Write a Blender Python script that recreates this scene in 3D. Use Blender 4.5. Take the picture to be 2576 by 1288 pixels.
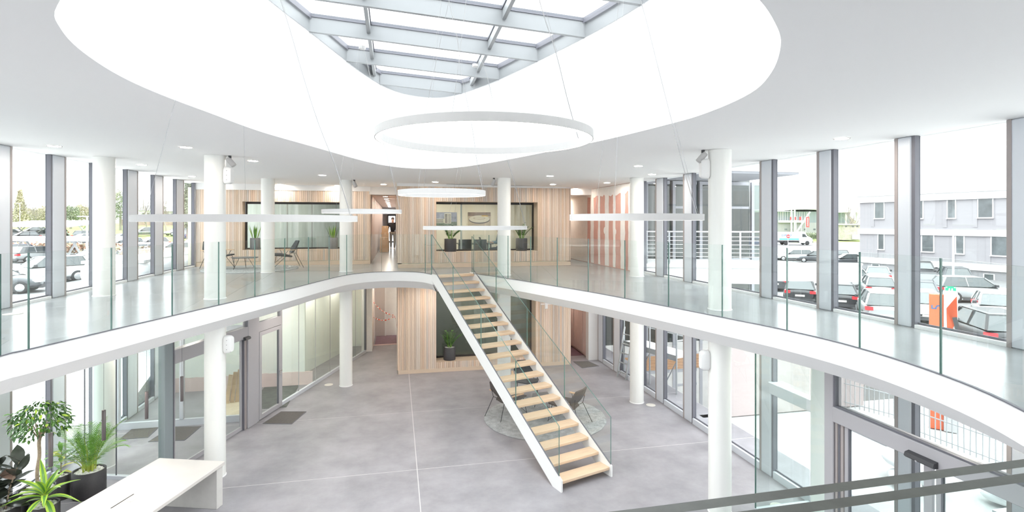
import bpy, math, random
from mathutils import Vector, Matrix
from mathutils.geometry import tessellate_polygon
for o in list(bpy.data.objects): bpy.data.objects.remove(o, do_unlink=True)
scene = bpy.context.scene
COL = scene.collection
rnd = random.Random(7)
PI = math.pi

# ------------------------------------------------------------ camera, sky, exposure
EYE, FLOOR2 = 5.0, 3.5                    # eye height, gallery floor height (m)
FPX = 1350.0
YAW = math.atan(292 / FPX)
CA, SA = math.cos(YAW), math.sin(YAW)
cam = bpy.data.cameras.new('camera')
cam.sensor_width = 36.0
cam.lens = 36.0 * FPX / 2576.0
cam.shift_y = -84.0 / 2576.0
cam.clip_start, cam.clip_end = 0.05, 800
camo = bpy.data.objects.new('camera', cam)
COL.objects.link(camo)
camo.location = (0, 0, EYE)
camo.rotation_euler = (PI / 2, 0, -YAW)
scene.camera = camo
scene.view_settings.view_transform = 'Standard'
scene.view_settings.look = 'None'
scene.view_settings.gamma = 1.0
scene.view_settings.use_curve_mapping = False
scene.view_settings.exposure = 2.15
scene.cycles.transparent_max_bounces = 40
scene.cycles.max_bounces = 10
scene.cycles.diffuse_bounces = 6
scene.cycles.glossy_bounces = 4
scene.cycles.sample_clamp_indirect = 6.0
scene.cycles.caustics_reflective = False
scene.cycles.caustics_refractive = False

world = bpy.data.worlds.new('overcast_sky')
scene.world = world
world.use_nodes = True
nt = world.node_tree
bg = nt.nodes['Background']
tc = nt.nodes.new('ShaderNodeTexCoord')
sx = nt.nodes.new('ShaderNodeSeparateXYZ')
nt.links.new(tc.outputs['Generated'], sx.inputs[0])
mr = nt.nodes.new('ShaderNodeMapRange')      # overcast sky: brighter towards the zenith
mr.inputs['From Min'].default_value = 0.0
mr.inputs['From Max'].default_value = 1.0
mr.inputs['To Min'].default_value = 0.85
mr.inputs['To Max'].default_value = 2.2
nt.links.new(sx.outputs['Z'], mr.inputs['Value'])
bg.inputs['Color'].default_value = (0.97, 0.985, 1.0, 1)
nt.links.new(mr.outputs[0], bg.inputs['Strength'])

RING_LIGHT, SPOT_LIGHT = 4.0, 55.0        # emission of the ring lamps and of the downlights

# ------------------------------------------------------------ helpers
def at(px, py, z):
    """the point at height z that the photograph shows at a pixel"""
    d = FPX * (EYE - z) / (py - 560.0)
    x = (px - 1288) * d / FPX
    return Vector((x * CA + d * SA, -x * SA + d * CA, z))
def deep(px, py, d):
    """the point at distance d along the view that the photograph shows at a pixel"""
    x = (px - 1288) * d / FPX
    return Vector((x * CA + d * SA, -x * SA + d * CA, EYE + (560 - py) * d / FPX))
def onv(px, py, v):
    x = (px - 1288) / FPX
    t = v / (-x * SA + CA)
    return Vector((t * (x * CA + SA), v, EYE + t * (560 - py) / FPX))
def onu(px, py, u):
    x = (px - 1288) / FPX
    t = u / (x * CA + SA)
    return Vector((u, t * (-x * SA + CA), EYE + t * (560 - py) / FPX))
def ceil_z(u): return 6.297 - 0.0079 * u
def sky_z(u, v): return 8.43 - 0.0623 * u - 0.029 * v

def spline(pts, n=6, closed=False):
    out, N = [], len(pts)
    P = [Vector(p) for p in pts]
    for i in range(N if closed else N - 1):
        if closed: a, b, c, d = P[i - 1], P[i], P[(i + 1) % N], P[(i + 2) % N]
        else: a, b, c, d = P[max(i - 1, 0)], P[i], P[i + 1], P[min(i + 2, N - 1)]
        for k in range(n):
            t = k / n
            out.append(0.5 * ((2 * b) + (c - a) * t + (2 * a - 5 * b + 4 * c - d) * t * t + (3 * b - a - 3 * c + d) * t ** 3))
    if not closed: out.append(P[-1])
    return out

class MB:
    """collects shapes, then links them as ONE mesh object"""
    def __init__(s): s.v, s.f, s.m, s.c, s.sm = [], [], [], [], []
    def add(s, vs, fs, mi=0, col=None, smooth=False, M=None):
        b = len(s.v)
        s.v += [tuple(M @ Vector(q)) if M else tuple(q) for q in vs]
        for f in fs:
            s.f.append([b + i for i in f]); s.m.append(mi); s.c.append(col); s.sm.append(smooth)
        return s
    def box(s, x0, x1, y0, y1, z0, z1, mi=0, col=None, M=None, bev=0):
        if bev:
            return s.bbox(x0, x1, y0, y1, z0, z1, bev, mi, col, M)
        vs = [(x, y, z) for z in (z0, z1) for x, y in ((x0, y0), (x1, y0), (x1, y1), (x0, y1))]
        return s.add(vs, [(3, 2, 1, 0), (4, 5, 6, 7), (0, 1, 5, 4), (1, 2, 6, 5), (2, 3, 7, 6), (3, 0, 4, 7)], mi, col, False, M)
    def bbox(s, x0, x1, y0, y1, z0, z1, b, mi=0, col=None, M=None):
        rings = []
        for z, i in ((z0, b), (z0 + b, 0), (z1 - b, 0), (z1, b)):
            c = b
            a = [(x0 + i + c, y0 + i), (x1 - i - c, y0 + i), (x1 - i, y0 + i + c), (x1 - i, y1 - i - c), (x1 - i - c, y1 - i), (x0 + i + c, y1 - i), (x0 + i, y1 - i - c), (x0 + i, y0 + i + c)]
            rings.append([(x, y, z) for x, y in a])
        return s.loft(rings, True, True, mi, col, M=M)
    def loft(s, rings, cap0=True, cap1=True, mi=0, col=None, smooth=False, M=None, closed=True):
        n = len(rings[0]); vs = [p for r in rings for p in r]; fs = []
        for k in range(len(rings) - 1):
            for i in range(n if closed else n - 1):
                j = (i + 1) % n
                fs.append((k * n + i, k * n + j, (k + 1) * n + j, (k + 1) * n + i))
        s.add(vs, fs, mi, col, smooth, M)
        if cap0: s.add(rings[0], [tuple(range(n))[::-1]], mi, col, False, M)
        if cap1: s.add(rings[-1], [tuple(range(n))], mi, col, False, M)
        return s
    def prism(s, poly, z0, z1, mi=0, col=None, M=None):
        return s.loft([[(x, y, z0) for x, y in poly], [(x, y, z1) for x, y in poly]], True, True, mi, col, False, M)
    def lathe(s, prof, n=20, mi=0, M=None, smooth=True, col=None, cap=True):
        rings = [[(r * math.cos(2 * PI * k / n), r * math.sin(2 * PI * k / n), z) for k in range(n)] for r, z in prof]
        return s.loft(rings, cap, cap, mi, col, smooth, M)
    def tube(s, path, r, n=8, mi=0, M=None, smooth=True, col=None, cap=True):
        path = [Vector(p) for p in path]; rings = []
        rs = r if isinstance(r, (list, tuple)) else [r] * len(path)
        up = None
        for i, p in enumerate(path):
            t = (path[min(i + 1, len(path) - 1)] - path[max(i - 1, 0)]).normalized()
            if up is None:
                up = t.cross(Vector((0, 0, 1)) if abs(t.z) < 0.9 else Vector((1, 0, 0))).normalized()
            else:
                up = (up - t * up.dot(t)).normalized()
            w = t.cross(up)
            rings.append([p + (up * math.cos(2 * PI * k / n) + w * math.sin(2 * PI * k / n)) * rs[i] for k in range(n)])
        return s.loft(rings, cap, cap, mi, col, smooth, M)
    def bar(s, a, b, w, h, mi=0, M=None, col=None):
        """rectangular bar from a to b, w across (horizontal), h high"""
        a, b = Vector(a), Vector(b); t = (b - a).normalized()
        side = t.cross(Vector((0, 0, 1)) if abs(t.z) < 0.99 else Vector((0, 1, 0))).normalized(); up = side.cross(t)
        q = [(-w / 2, -h / 2), (w / 2, -h / 2), (w / 2, h / 2), (-w / 2, h / 2)]
        return s.loft([[p + side * x + up * y for x, y in q] for p in (a, b)], True, True, mi, col, False, M)
    def ball(s, c, r, n=8, mi=0, sc=(1, 1, 1), M=None, col=None):
        T = Matrix.Translation(c) @ Matrix.Diagonal((*sc, 1))
        if M: T = M @ T
        return s.lathe([(max(r * math.sin(PI * k / n), 1e-4), -r * math.cos(PI * k / n)) for k in range(n + 1)], n + 4, mi, T, True, col)
    def build(s, name, mats, parent=None, kind=None):
        me = bpy.data.meshes.new(name)
        me.from_pydata(s.v, [], s.f)
        for m in (mats if isinstance(mats, (list, tuple)) else [mats]): me.materials.append(m)
        me.polygons.foreach_set('material_index', s.m)
        me.polygons.foreach_set('use_smooth', s.sm)
        if any(c is not None for c in s.c):
            at_ = me.color_attributes.new('tone', 'FLOAT_COLOR', 'CORNER')
            buf = []
            for f, c in zip(s.f, s.c):
                c = c or (1, 1, 1)
                buf += [c[0], c[1], c[2], 1.0] * len(f)
            at_.data.foreach_set('color', buf)
        me.update()
        o = bpy.data.objects.new(name, me)
        COL.objects.link(o)
        if parent: o.parent = parent
        if kind: o['kind'] = kind
        return o

def tag(o, label=None, cat=None, group=None, kind=None):
    if label: o['label'] = label
    if cat: o['category'] = cat
    if group: o['group'] = group
    if kind: o['kind'] = kind
    return o
def thing(name, label, cat, loc=(0, 0, 0), rz=0.0, group=None, sc=None):
    o = bpy.data.objects.new(name, None)
    COL.objects.link(o)
    o.empty_display_size = 0.1
    o.location = loc; o.rotation_euler = (0, 0, rz)
    if sc: o.scale = (sc, sc, sc)
    return tag(o, label, cat, group)
def setting(name, loc=(0, 0, 0)):
    o = bpy.data.objects.new(name, None); COL.objects.link(o); o.location = loc
    o['kind'] = 'structure'
    return o
def part(name, me, parent, loc=(0, 0, 0), rot=(0, 0, 0), scale=None):
    """another piece that shares mesh data"""
    o = bpy.data.objects.new(name, me); COL.objects.link(o)
    o.parent = parent; o.location = loc; o.rotation_euler = rot
    if scale: o.scale = scale
    return o
KIDS = {}
def copy_tree(src, parent=None):
    c = src.copy(); COL.objects.link(c)
    if parent: c.parent = parent
    for ch in list(src.children): copy_tree(ch, c)
    return c

# ------------------------------------------------------------ materials
def mat(name, col, rough=0.5, metal=0.0, spec=0.5, noise=None, bump=0.0, bscale=40.0, attr=False, emit=None, alpha=None, stretch=None):
    m = bpy.data.materials.new(name); m.use_nodes = True
    n = m.node_tree; b = n.nodes['Principled BSDF']; L = n.links.new
    b.inputs['Base Color'].default_value = (*col, 1)
    b.inputs['Roughness'].default_value = rough
    b.inputs['Metallic'].default_value = metal
    b.inputs['Specular IOR Level'].default_value = spec
    src = None
    if attr:
        a = n.nodes.new('ShaderNodeAttribute'); a.attribute_name = 'tone'; src = a.outputs['Color']
        L(src, b.inputs['Base Color'])
    if noise or bump:
        tcn = n.nodes.new('ShaderNodeTexCoord'); vec = tcn.outputs['Object']
        if stretch:
            mp = n.nodes.new('ShaderNodeMapping'); mp.inputs['Scale'].default_value = stretch
            L(vec, mp.inputs['Vector']); vec = mp.outputs[0]
    if noise:
        sc, amt = noise[0], noise[1]
        tx = n.nodes.new('ShaderNodeTexNoise'); tx.inputs['Scale'].default_value = sc
        tx.inputs['Detail'].default_value = 6; tx.inputs['Roughness'].default_value = 0.65
        L(vec, tx.inputs['Vector'])
        rr = n.nodes.new('ShaderNodeMapRange')
        rr.inputs['From Min'].default_value = 0.3; rr.inputs['From Max'].default_value = 0.7
        rr.inputs['To Min'].default_value = 1 - amt; rr.inputs['To Max'].default_value = 1 + amt
        L(tx.outputs['Fac'], rr.inputs['Value'])
        mx = n.nodes.new('ShaderNodeMix'); mx.data_type = 'RGBA'; mx.blend_type = 'MULTIPLY'
        mx.inputs[0].default_value = 1.0
        if src: L(src, mx.inputs[6])
        else: mx.inputs[6].default_value = (*col, 1)
        L(rr.outputs[0], mx.inputs[7])
        L(mx.outputs[2], b.inputs['Base Color'])
    if bump:
        tb = n.nodes.new('ShaderNodeTexNoise'); tb.inputs['Scale'].default_value = bscale; tb.inputs['Detail'].default_value = 4
        L(vec, tb.inputs['Vector'])
        bp = n.nodes.new('ShaderNodeBump'); bp.inputs['Strength'].default_value = bump; bp.inputs['Distance'].default_value = 0.02
        L(tb.outputs['Fac'], bp.inputs['Height']); L(bp.outputs[0], b.inputs['Normal'])
    if emit:
        b.inputs['Emission Color'].default_value = (*emit[0], 1); b.inputs['Emission Strength'].default_value = emit[1]
    return m
def glass(name, tint, ior=1.5, rough=0.0):
    m = bpy.data.materials.new(name); m.use_nodes = True
    n = m.node_tree; n.nodes.clear(); L = n.links.new
    out = n.nodes.new('ShaderNodeOutputMaterial'); mx = n.nodes.new('ShaderNodeMixShader')
    tr = n.nodes.new('ShaderNodeBsdfTransparent'); tr.inputs[0].default_value = (*tint, 1)
    gl = n.nodes.new('ShaderNodeBsdfGlossy'); gl.inputs['Roughness'].default_value = rough
    gl.inputs['Color'].default_value = (0.96, 0.98, 0.97, 1)
    fr = n.nodes.new('ShaderNodeFresnel'); fr.inputs['IOR'].default_value = ior
    geo = n.nodes.new('ShaderNodeNewGeometry')
    sub = n.nodes.new('ShaderNodeMath'); sub.operation = 'SUBTRACT'; sub.inputs[0].default_value = 1.0
    L(geo.outputs['Backfacing'], sub.inputs[1])
    mu = n.nodes.new('ShaderNodeMath'); mu.operation = 'MULTIPLY'
    L(fr.outputs[0], mu.inputs[0]); L(sub.outputs[0], mu.inputs[1])
    L(mu.outputs[0], mx.inputs[0]); L(tr.outputs[0], mx.inputs[1]); L(gl.outputs[0], mx.inputs[2]); L(mx.outputs[0], out.inputs[0])
    return m
def glow(name, col, strength):
    m = bpy.data.materials.new(name); m.use_nodes = True
    n = m.node_tree; n.nodes.clear()
    e = n.nodes.new('ShaderNodeEmission'); o = n.nodes.new('ShaderNodeOutputMaterial')
    e.inputs[0].default_value = (*col, 1); e.inputs[1].default_value = strength
    n.links.new(e.outputs[0], o.inputs[0]); return m

WHITE = mat('white_paint', (0.85, 0.85, 0.845), 0.5, noise=(1.5, 0.015))
CEILM = mat('ceiling_paint', (0.90, 0.895, 0.89), 0.85, spec=0.2)
SHAFT = mat('shaft_paint', (0.92, 0.92, 0.915), 0.8, spec=0.2)
FASC = mat('fascia_paint', (0.90, 0.90, 0.895), 0.55)
COLM = mat('column_paint', (0.86, 0.86, 0.83), 0.35, noise=(2.0, 0.02), stretch=(3, 3, 0.4))
CONC = mat('polished_concrete', (0.30, 0.29, 0.31), 0.42, noise=(1.1, 0.22), bump=0.02, bscale=6)
CONC2 = mat('gallery_concrete', (0.32, 0.335, 0.345), 0.22, spec=0.55, noise=(1.6, 0.07), stretch=(1, 0.5, 1))
JOINT = mat('joint_filler', (0.62, 0.60, 0.60), 0.8)
ALU = mat('grey_aluminium', (0.67, 0.70, 0.75), 0.45, metal=0.15)
ALUD = mat('dark_gasket', (0.15, 0.15, 0.175), 0.5)
ALUB = mat('rail_and_gap_brown', (0.36, 0.32, 0.31), 0.5)  # brown of guide rails and joints; also paints the shadow gaps of the posts
SILL = mat('white_sill', (0.82, 0.83, 0.84), 0.4)
WINGL = glass('window_glass', (0.84, 0.86, 0.86), 1.5)
SKYGL = glass('skylight_glass', (0.93, 0.95, 0.95), 1.45)
RAILGL = glass('balustrade_glass', (0.965, 0.985, 0.978), 1.5)
STAIRGL = glass('stair_glass', (0.955, 0.975, 0.968), 1.5)
GEDGE = mat('glass_edge', (0.11, 0.22, 0.19), 0.15, spec=0.7)
STEEL = mat('white_steel', (0.86, 0.86, 0.85), 0.4)
WOODW = mat('larch_slats', (0.7, 0.55, 0.42), 0.55, attr=True, noise=(3.0, 0.10), stretch=(14, 14, 0.5))
OAK = mat('oak_tread', (0.74, 0.55, 0.38), 0.45, noise=(2.2, 0.10), stretch=(1.2, 12, 12))
BLACKF = mat('black_frame', (0.035, 0.032, 0.032), 0.4)
DGREY = mat('dark_powder_coat', (0.055, 0.055, 0.06), 0.5, noise=(120, 0.2))
CHROME = mat('steel_chrome', (0.75, 0.75, 0.76), 0.2, metal=1.0)
PINKB = mat('pink_plasterboard', (0.62, 0.36, 0.30), 0.85, noise=(3, 0.06))
PINKW = mat('pale_plasterboard', (0.74, 0.60, 0.57), 0.85, noise=(3, 0.05))
FILL = mat('joint_plaster', (0.84, 0.82, 0.79), 0.9, noise=(5, 0.04))
LAMPW = mat('lamp_housing', (0.53, 0.52, 0.515), 0.45)
SKYST = mat('skylight_steel', (0.27, 0.28, 0.29), 0.45)
CABLE = mat('cable_grey', (0.34, 0.335, 0.34), 0.6)
DIFF = glow('ring_diffuser', (1.0, 0.98, 0.95), RING_LIGHT)
WARM = glow('downlight_lens', (1.0, 0.90, 0.80), SPOT_LIGHT)
LENS = glow('spot_lens', (1.0, 0.86, 0.74), 6.0)

# ============================================================ gallery void, floors
STAIR_DIR = Vector((-0.316, 0.949, 0.0))          # up the stair
STAIR_W = Vector((0.949, 0.316, 0.0))
left_pts = [(-0.6, 0.55), (-2.2, 1.0), (-3.5, 2.3), (-4.25, 4.2), (-4.42, 5.8), (-4.333, 7.085), (-4.233, 7.39), (-3.874, 8.483), (-3.512, 9.576), (-3.144, 10.641), (-2.783, 11.681),
            (-2.415, 12.71), (-2.081, 13.817), (-1.735, 14.966), (-1.377, 15.95), (-0.9, 16.55), (-0.30, 16.80), (0.30, 16.66), (0.76, 16.25), (1.0, 15.62)]
right_pts = [(2.22, 15.60), (2.56, 14.908), (2.932, 14.06), (3.313, 13.096), (3.697, 12.069), (4.078, 11.025), (4.421, 9.891), (4.75, 8.706), (5.036, 7.579), (5.304, 6.47), (5.40, 5.402),
             (5.24, 4.252), (4.877, 3.307), (4.1, 2.1), (3.0, 1.15), (1.8, 0.66), (0.9, 0.565), (0.2, 0.55), (-0.6, 0.55)]
NS = 5
L_edge = [(p.x, p.y) for p in spline([Vector((x, y, 0)) for x, y in left_pts], NS)]
R_edge = [(p.x, p.y) for p in spline([Vector((x, y, 0)) for x, y in right_pts], NS)]
nose = [(1.03, 15.50), (2.14, 15.87)]
void = L_edge + nose + R_edge[:-1]
def normals2d(poly):
    out = []; n = len(poly)
    for i in range(n):
        a, b = Vector((*poly[i - 1], 0)), Vector((*poly[(i + 1) % n], 0))
        t = (b - a).normalized(); out.append(Vector((-t.y, t.x, 0)))
    return out
def flat(outer, holes, zf, flip=False):
    """tessellated polygon with holes; zf gives the height"""
    loops = [[Vector((x, y, 0)) for x, y in q] for q in [outer] + holes]
    pts = [p for q in loops for p in q]
    tris = tessellate_polygon(loops)
    vs = [(p.x, p.y, zf(p.x, p.y)) for p in pts]
    fs = []
    for t in tris:
        a, b, c = (Vector(vs[i]) for i in t)
        up = (b - a).cross(c - a).z > 0
        fs.append(tuple(t) if up != flip else tuple(t)[::-1])
    return vs, fs

# ground floor: four poured fields with pale joints between them
fl = setting('floor')
MB().box(-7.4, 8.2, -3, 32, -0.12, -0.0012).build('floor_joint', JOINT, fl)
us, vs_ = [-7.4, 0.42, 8.2], [-3.0, 11.03, 14.40, 32.0]
for i in range(2):
    for j in range(3):
        g = 0.008
        MB().box(us[i] + g, us[i + 1] - g, vs_[j] + g, vs_[j + 1] - g, -0.005, 0.0).build('floor_field', CONC, fl)

# gallery slab with fascia
gal = setting('gallery_floor')
outer = [(-6.74, -2.6), (7.29, -2.6), (7.29, 24.0), (-6.74, 24.0)]
b = MB(); b.add(*flat(outer, [void], lambda x, y: FLOOR2)); b.build('floor_surface', CONC2, gal)
nrm = normals2d(void)
r0 = [(x, y, FLOOR2 + 0.004) for x, y in void]
r1 = [(x, y, FLOOR2 - 0.28) for x, y in void]
sgn = 1.0
c = Vector((0.5, 8.0, 0))
if (nrm[10].dot(Vector((*void[10], 0)) - c)) < 0: sgn = -1.0
inner = []
for i, (x, y) in enumerate(void):
    q = Vector((x, y, 0)) + nrm[i] * 0.30 * sgn
    if len(L_edge) <= i < len(L_edge) + 2: q = Vector((x, y, 0)) + STAIR_DIR * 0.30 + STAIR_W * (0.22 if i == len(L_edge) else -0.22)
    elif len(L_edge) - 3 <= i < len(L_edge): q = Vector((x, y, 0)) + STAIR_DIR * 0.10 + STAIR_W * 0.22
    inner.append((q.x, q.y))
r2 = [(x, y, FLOOR2 - 0.52) for x, y in inner]
b = MB(); b.loft([r0, r1], False, False, smooth=True); b.build('fascia', FASC, gal)
b = MB(); b.loft([r1, r2], False, False, smooth=True); b.build('fascia_soffit', FASC, gal)
b = MB(); b.add(*flat(outer, [inner], lambda x, y: FLOOR2 - 0.52, True)); b.build('slab_soffit', WHITE, gal)
# steel angle that holds the glass
b = MB()
for E_ in (L_edge, R_edge):
    for p, q in zip(E_[:-1], E_[1:]):
        b.bar((*p, FLOOR2 + 0.006), (*q, FLOOR2 + 0.006), 0.03, 0.012)
b.build('glass_shoe', ALUD, gal)

# ============================================================ ceiling, skylight
open_pts = [(0.6, 2.15), (-0.4, 2.35), (-1.35, 2.95), (-2.0, 3.75), (-2.22, 4.2), (-2.36, 4.75), (-2.42, 5.45), (-2.36, 6.15), (-2.18, 7.05), (-1.90, 8.35), (-1.36, 9.85), (-0.82, 11.35), (-0.42, 12.25), (-0.05, 12.75),
            (0.30, 12.98), (0.68, 13.02), (1.05, 12.9), (1.40, 12.5), (1.72, 11.9), (2.21, 10.70), (3.06, 8.06), (3.45, 6.28), (3.51, 5.50), (3.40, 4.65), (3.11, 3.98), (2.71, 3.37), (2.37, 3.0), (1.95, 2.65), (1.4, 2.35)]
opening = [(p.x, p.y) for p in spline([Vector((x, y, 0)) for x, y in open_pts], 5, True)]
cl = setting('ceiling')
outer_c = [(-6.80, -2.8), (7.35, -2.8), (7.35, 20.4), (-6.80, 20.4)]
b = MB(); b.add(*flat(outer_c, [opening], lambda x, y: ceil_z(x), True)); b.build('ceiling_plane', CEILM, cl)
b = MB(); b.add(*flat([(-6.95, -2.9), (7.5, -2.9), (7.5, 42.3), (-6.95, 42.3)], [opening], lambda x, y: ceil_z(x) + 0.42)); b.build('roof_deck', WHITE, cl)
b = MB(); b.box(-6.95, -6.80, -2.9, 20.4, 6.346, 6.8); b.box(7.35, 7.5, -2.9, 20.4, 6.236, 6.8); b.build('roof_edge', WHITE, cl)
BEAM = 0.25
ra = [(x, y, ceil_z(x)) for x, y in opening]
rb = [(x, y, sky_z(x, y) + 0.02) for x, y in opening]
wl = setting('wall_skylight')
b = MB(); b.loft([ra, rb], False, False, smooth=True); b.build('wall_lining', SHAFT, wl)

win1 = setting('window_1')
nr = normals2d(opening)
s2 = 1.0 if nr[20].dot(Vector((*opening[20], 0)) - Vector((0.5, 8, 0))) > 0 else -1.0
ins = [(x - n.x * 0.012 * s2, y - n.y * 0.012 * s2) for (x, y), n in zip(opening, nr)]
ins2 = [(x - n.x * 0.05 * s2, y - n.y * 0.05 * s2) for (x, y), n in zip(opening, nr)]
b = MB()
b.loft([[(x, y, sky_z(x, y)) for x, y in ins], [(x, y, sky_z(x, y) + BEAM) for x, y in ins]], False, False, smooth=True)
b.build('ring_beam', SKYST, win1)
b = MB()
b.loft([[(x, y, sky_z(x, y) + BEAM - 0.035) for x, y in ins2], [(x, y, sky_z(x, y) + BEAM + 0.06) for x, y in ins2]], False, False, smooth=True)
b.build('gasket', ALUD, win1)
def crossings(v):
    xs = []
    for (x0, y0), (x1, y1) in zip(opening, opening[1:] + opening[:1]):
        if (y0 - v) * (y1 - v) < 0: xs.append(x0 + (x1 - x0) * (v - y0) / (y1 - y0))
    return sorted(xs)
def crossings_u(u):
    ys = []
    for (x0, y0), (x1, y1) in zip(opening, opening[1:] + opening[:1]):
        if (x0 - u) * (x1 - u) < 0: ys.append(y0 + (y1 - y0) * (u - x0) / (x1 - x0))
    return sorted(ys)
def hit_sky(px, py):
    X = (px - 1288) / FPX; du, dv, dz = X * CA + SA, -X * SA + CA, (560 - py) / FPX
    t = (8.43 - EYE) / (dz + 0.0623 * du + 0.029 * dv)
    return t * du, t * dv
beam_v = [hit_sky(*q)[1] for q in ((935, 210), (862, 154.5), (764, 79.5), (1509, 100.6), (1690, 20))]
beam_v = sorted([beam_v[0], beam_v[1], (beam_v[2]), ] + [hit_sky(800, 0)[1]])
step = (beam_v[-1] - beam_v[0]) / 3
beam_v = [beam_v[-1] - step * k for k in range(0, 7)]
mul_u = [hit_sky(925, 80)[0], hit_sky(1240, 120)[0]]
BEAM_V = [v for v in beam_v if v > 2.6] 
for v in BEAM_V:
    xs = crossings(v)
    if len(xs) < 2: continue
    a, c_ = xs[0], xs[-1]
    q = MB()
    ring = lambda x: [(x, v - 0.035, sky_z(x, v)), (x, v + 0.035, sky_z(x, v)), (x, v + 0.035, sky_z(x, v) + BEAM), (x, v - 0.035, sky_z(x, v) + BEAM)]
    q.loft([ring(a), ring(c_)], True, True); q.build('beam', SKYST, win1)
    q = MB()
    ring = lambda x: [(x, v - 0.05, sky_z(x, v) + BEAM), (x, v + 0.05, sky_z(x, v) + BEAM), (x, v + 0.05, sky_z(x, v) + BEAM + 0.06), (x, v - 0.05, sky_z(x, v) + BEAM + 0.06)]
    q.loft([ring(a), ring(c_)], True, True); q.build('glazing_bar', ALUD, win1)
edges_v = sorted(BEAM_V)
for u in mul_u:
    ys = crossings_u(u)
    lim = [ys[0]] + [v for v in edges_v if ys[0] < v < ys[-1]] + [ys[-1]]
    for v0, v1 in zip(lim[:-1], lim[1:]):
        q = MB()
        ring = lambda y: [(u - 0.03, y, sky_z(u, y) + 0.10), (u + 0.03, y, sky_z(u, y) + 0.10), (u + 0.03, y, sky_z(u, y) + BEAM), (u - 0.03, y, sky_z(u, y) + BEAM)]
        q.loft([ring(v0 + 0.036), ring(v1 - 0.036)], True, True); q.build('mullion', SKYST, win1)
        q = MB()
        ring = lambda y: [(u - 0.045, y, sky_z(u, y) + BEAM), (u + 0.045, y, sky_z(u, y) + BEAM), (u + 0.045, y, sky_z(u, y) + BEAM + 0.05), (u - 0.045, y, sky_z(u, y) + BEAM + 0.05)]
        q.loft([ring(v0 + 0.05), ring(v1 - 0.05)], True, True); q.build('glazing_bar', ALUD, win1)
lv = [1.9] + edges_v + [13.3]
lu = [-2.6] + sorted(mul_u) + [3.7]
for v0, v1 in zip(lv[:-1], lv[1:]):
    for u0, u1 in zip(lu[:-1], lu[1:]):
        cc = [(u0 + 0.05, v0 + 0.055), (u1 - 0.05, v0 + 0.055), (u1 - 0.05, v1 - 0.055), (u0 + 0.05, v1 - 0.055)]
        q = MB(); h = BEAM + 0.02
        q.loft([[(x, y, sky_z(x, y) + h) for x, y in cc], [(x, y, sky_z(x, y) + h + 0.03) for x, y in cc]], True, True)
        q.build('pane', SKYGL, win1)

# ============================================================ facades
win_no = [1]
def glazed_bay(u_in, u_out, v0, v1, z0, zt, first=None, rail=0.07, lights=None, sill=True):
    """one bay of a facade: post at its far end, glass, sill and gasket"""
    win_no[0] += 1
    w = setting('window_%d' % win_no[0])
    s = 1 if u_in < u_out else -1
    a, c_ = sorted((u_in, u_out))
    MB().box(a + 0.0, c_, v1[0], v1[1], z0, zt, bev=0.012).build('post', ALU, w)
    MB().box(*sorted((u_in + s * 0.012, u_out - s * 0.004)), v1[0] - 0.055, v1[0] - 0.001, z0, zt).build('gasket', ALUD, w)
    MB().box(*sorted((u_in - s * 0.006, u_in + s * 0.02)), v1[1] - 0.05, v1[1] + 0.004, z0, zt).build('shadow_gap_strip', ALUB, w)  # raised brown strip drawn where there is a shadow gap
    g = sorted((u_out - s * 0.03, u_out - s * 0.005))
    MB().box(g[0], g[1], v0[1] + 0.01, v1[0] - 0.06, z0 + 0.07, zt).build('pane', WINGL, w)
    if sill:
        MB().box(a + (0.0 if s > 0 else 0.0), c_, v0[1] + 0.006, v1[0] - 0.057, z0, z0 + rail).build('sill', SILL if z0 > 1 else ALU, w)
        MB().box(*sorted((u_out - s * 0.05, u_out - s * 0.035)), v0[1] + 0.01, v1[0] - 0.06, z0 + rail, z0 + rail + 0.03).build('sill_gasket', ALUD, w)
    return w
LP = [(1.7, 2.1), (3.2, 3.6), (4.75, 5.2), (6.25, 6.65), (7.75, 8.15), (9.25, 9.65), (10.72, 11.17), (12.34, 12.76), (13.87, 14.30), (15.40, 15.92), (16.97, 17.5), (18.52, 19.06), (20.05, 20.66)]
for p, q in zip(LP[:-1], LP[1:]):
    glazed_bay(-6.65, -6.76, p, q, FLOOR2, 6.346, rail=0.05)
    glazed_bay(-6.65, -6.76, p, q, 0.0, FLOOR2 - 0.5, rail=0.1)
RP = [(-0.2, 0.15), (1.3, 1.65), (2.95, 3.3), (4.68, 5.06), (6.30, 6.55), (7.75, 8.05), (9.23, 9.56), (10.70, 11.03), (12.14, 12.52), (13.60, 14.02), (14.85, 15.25)]
for p, q in zip(RP[:-1], RP[1:]):
    glazed_bay(7.2, 7.31, p, q, FLOOR2, 6.236, rail=0.05)
    glazed_bay(7.2, 7.31, p, q, 0.0, FLOOR2 - 0.5, rail=0.14)
for p, q in zip([(14.85, 15.25), (16.55, 17.04)], [(16.55, 17.04), (18.05, 18.47)]):
    glazed_bay(7.2, 7.31, p, q, 0.0, FLOOR2 - 0.5, rail=0.14)
wn = setting('wall_near')
MB().box(-7.0, 7.6, -2.9, -2.6, 0, 6.7).build('wall_surface', WHITE, wn)

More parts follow.
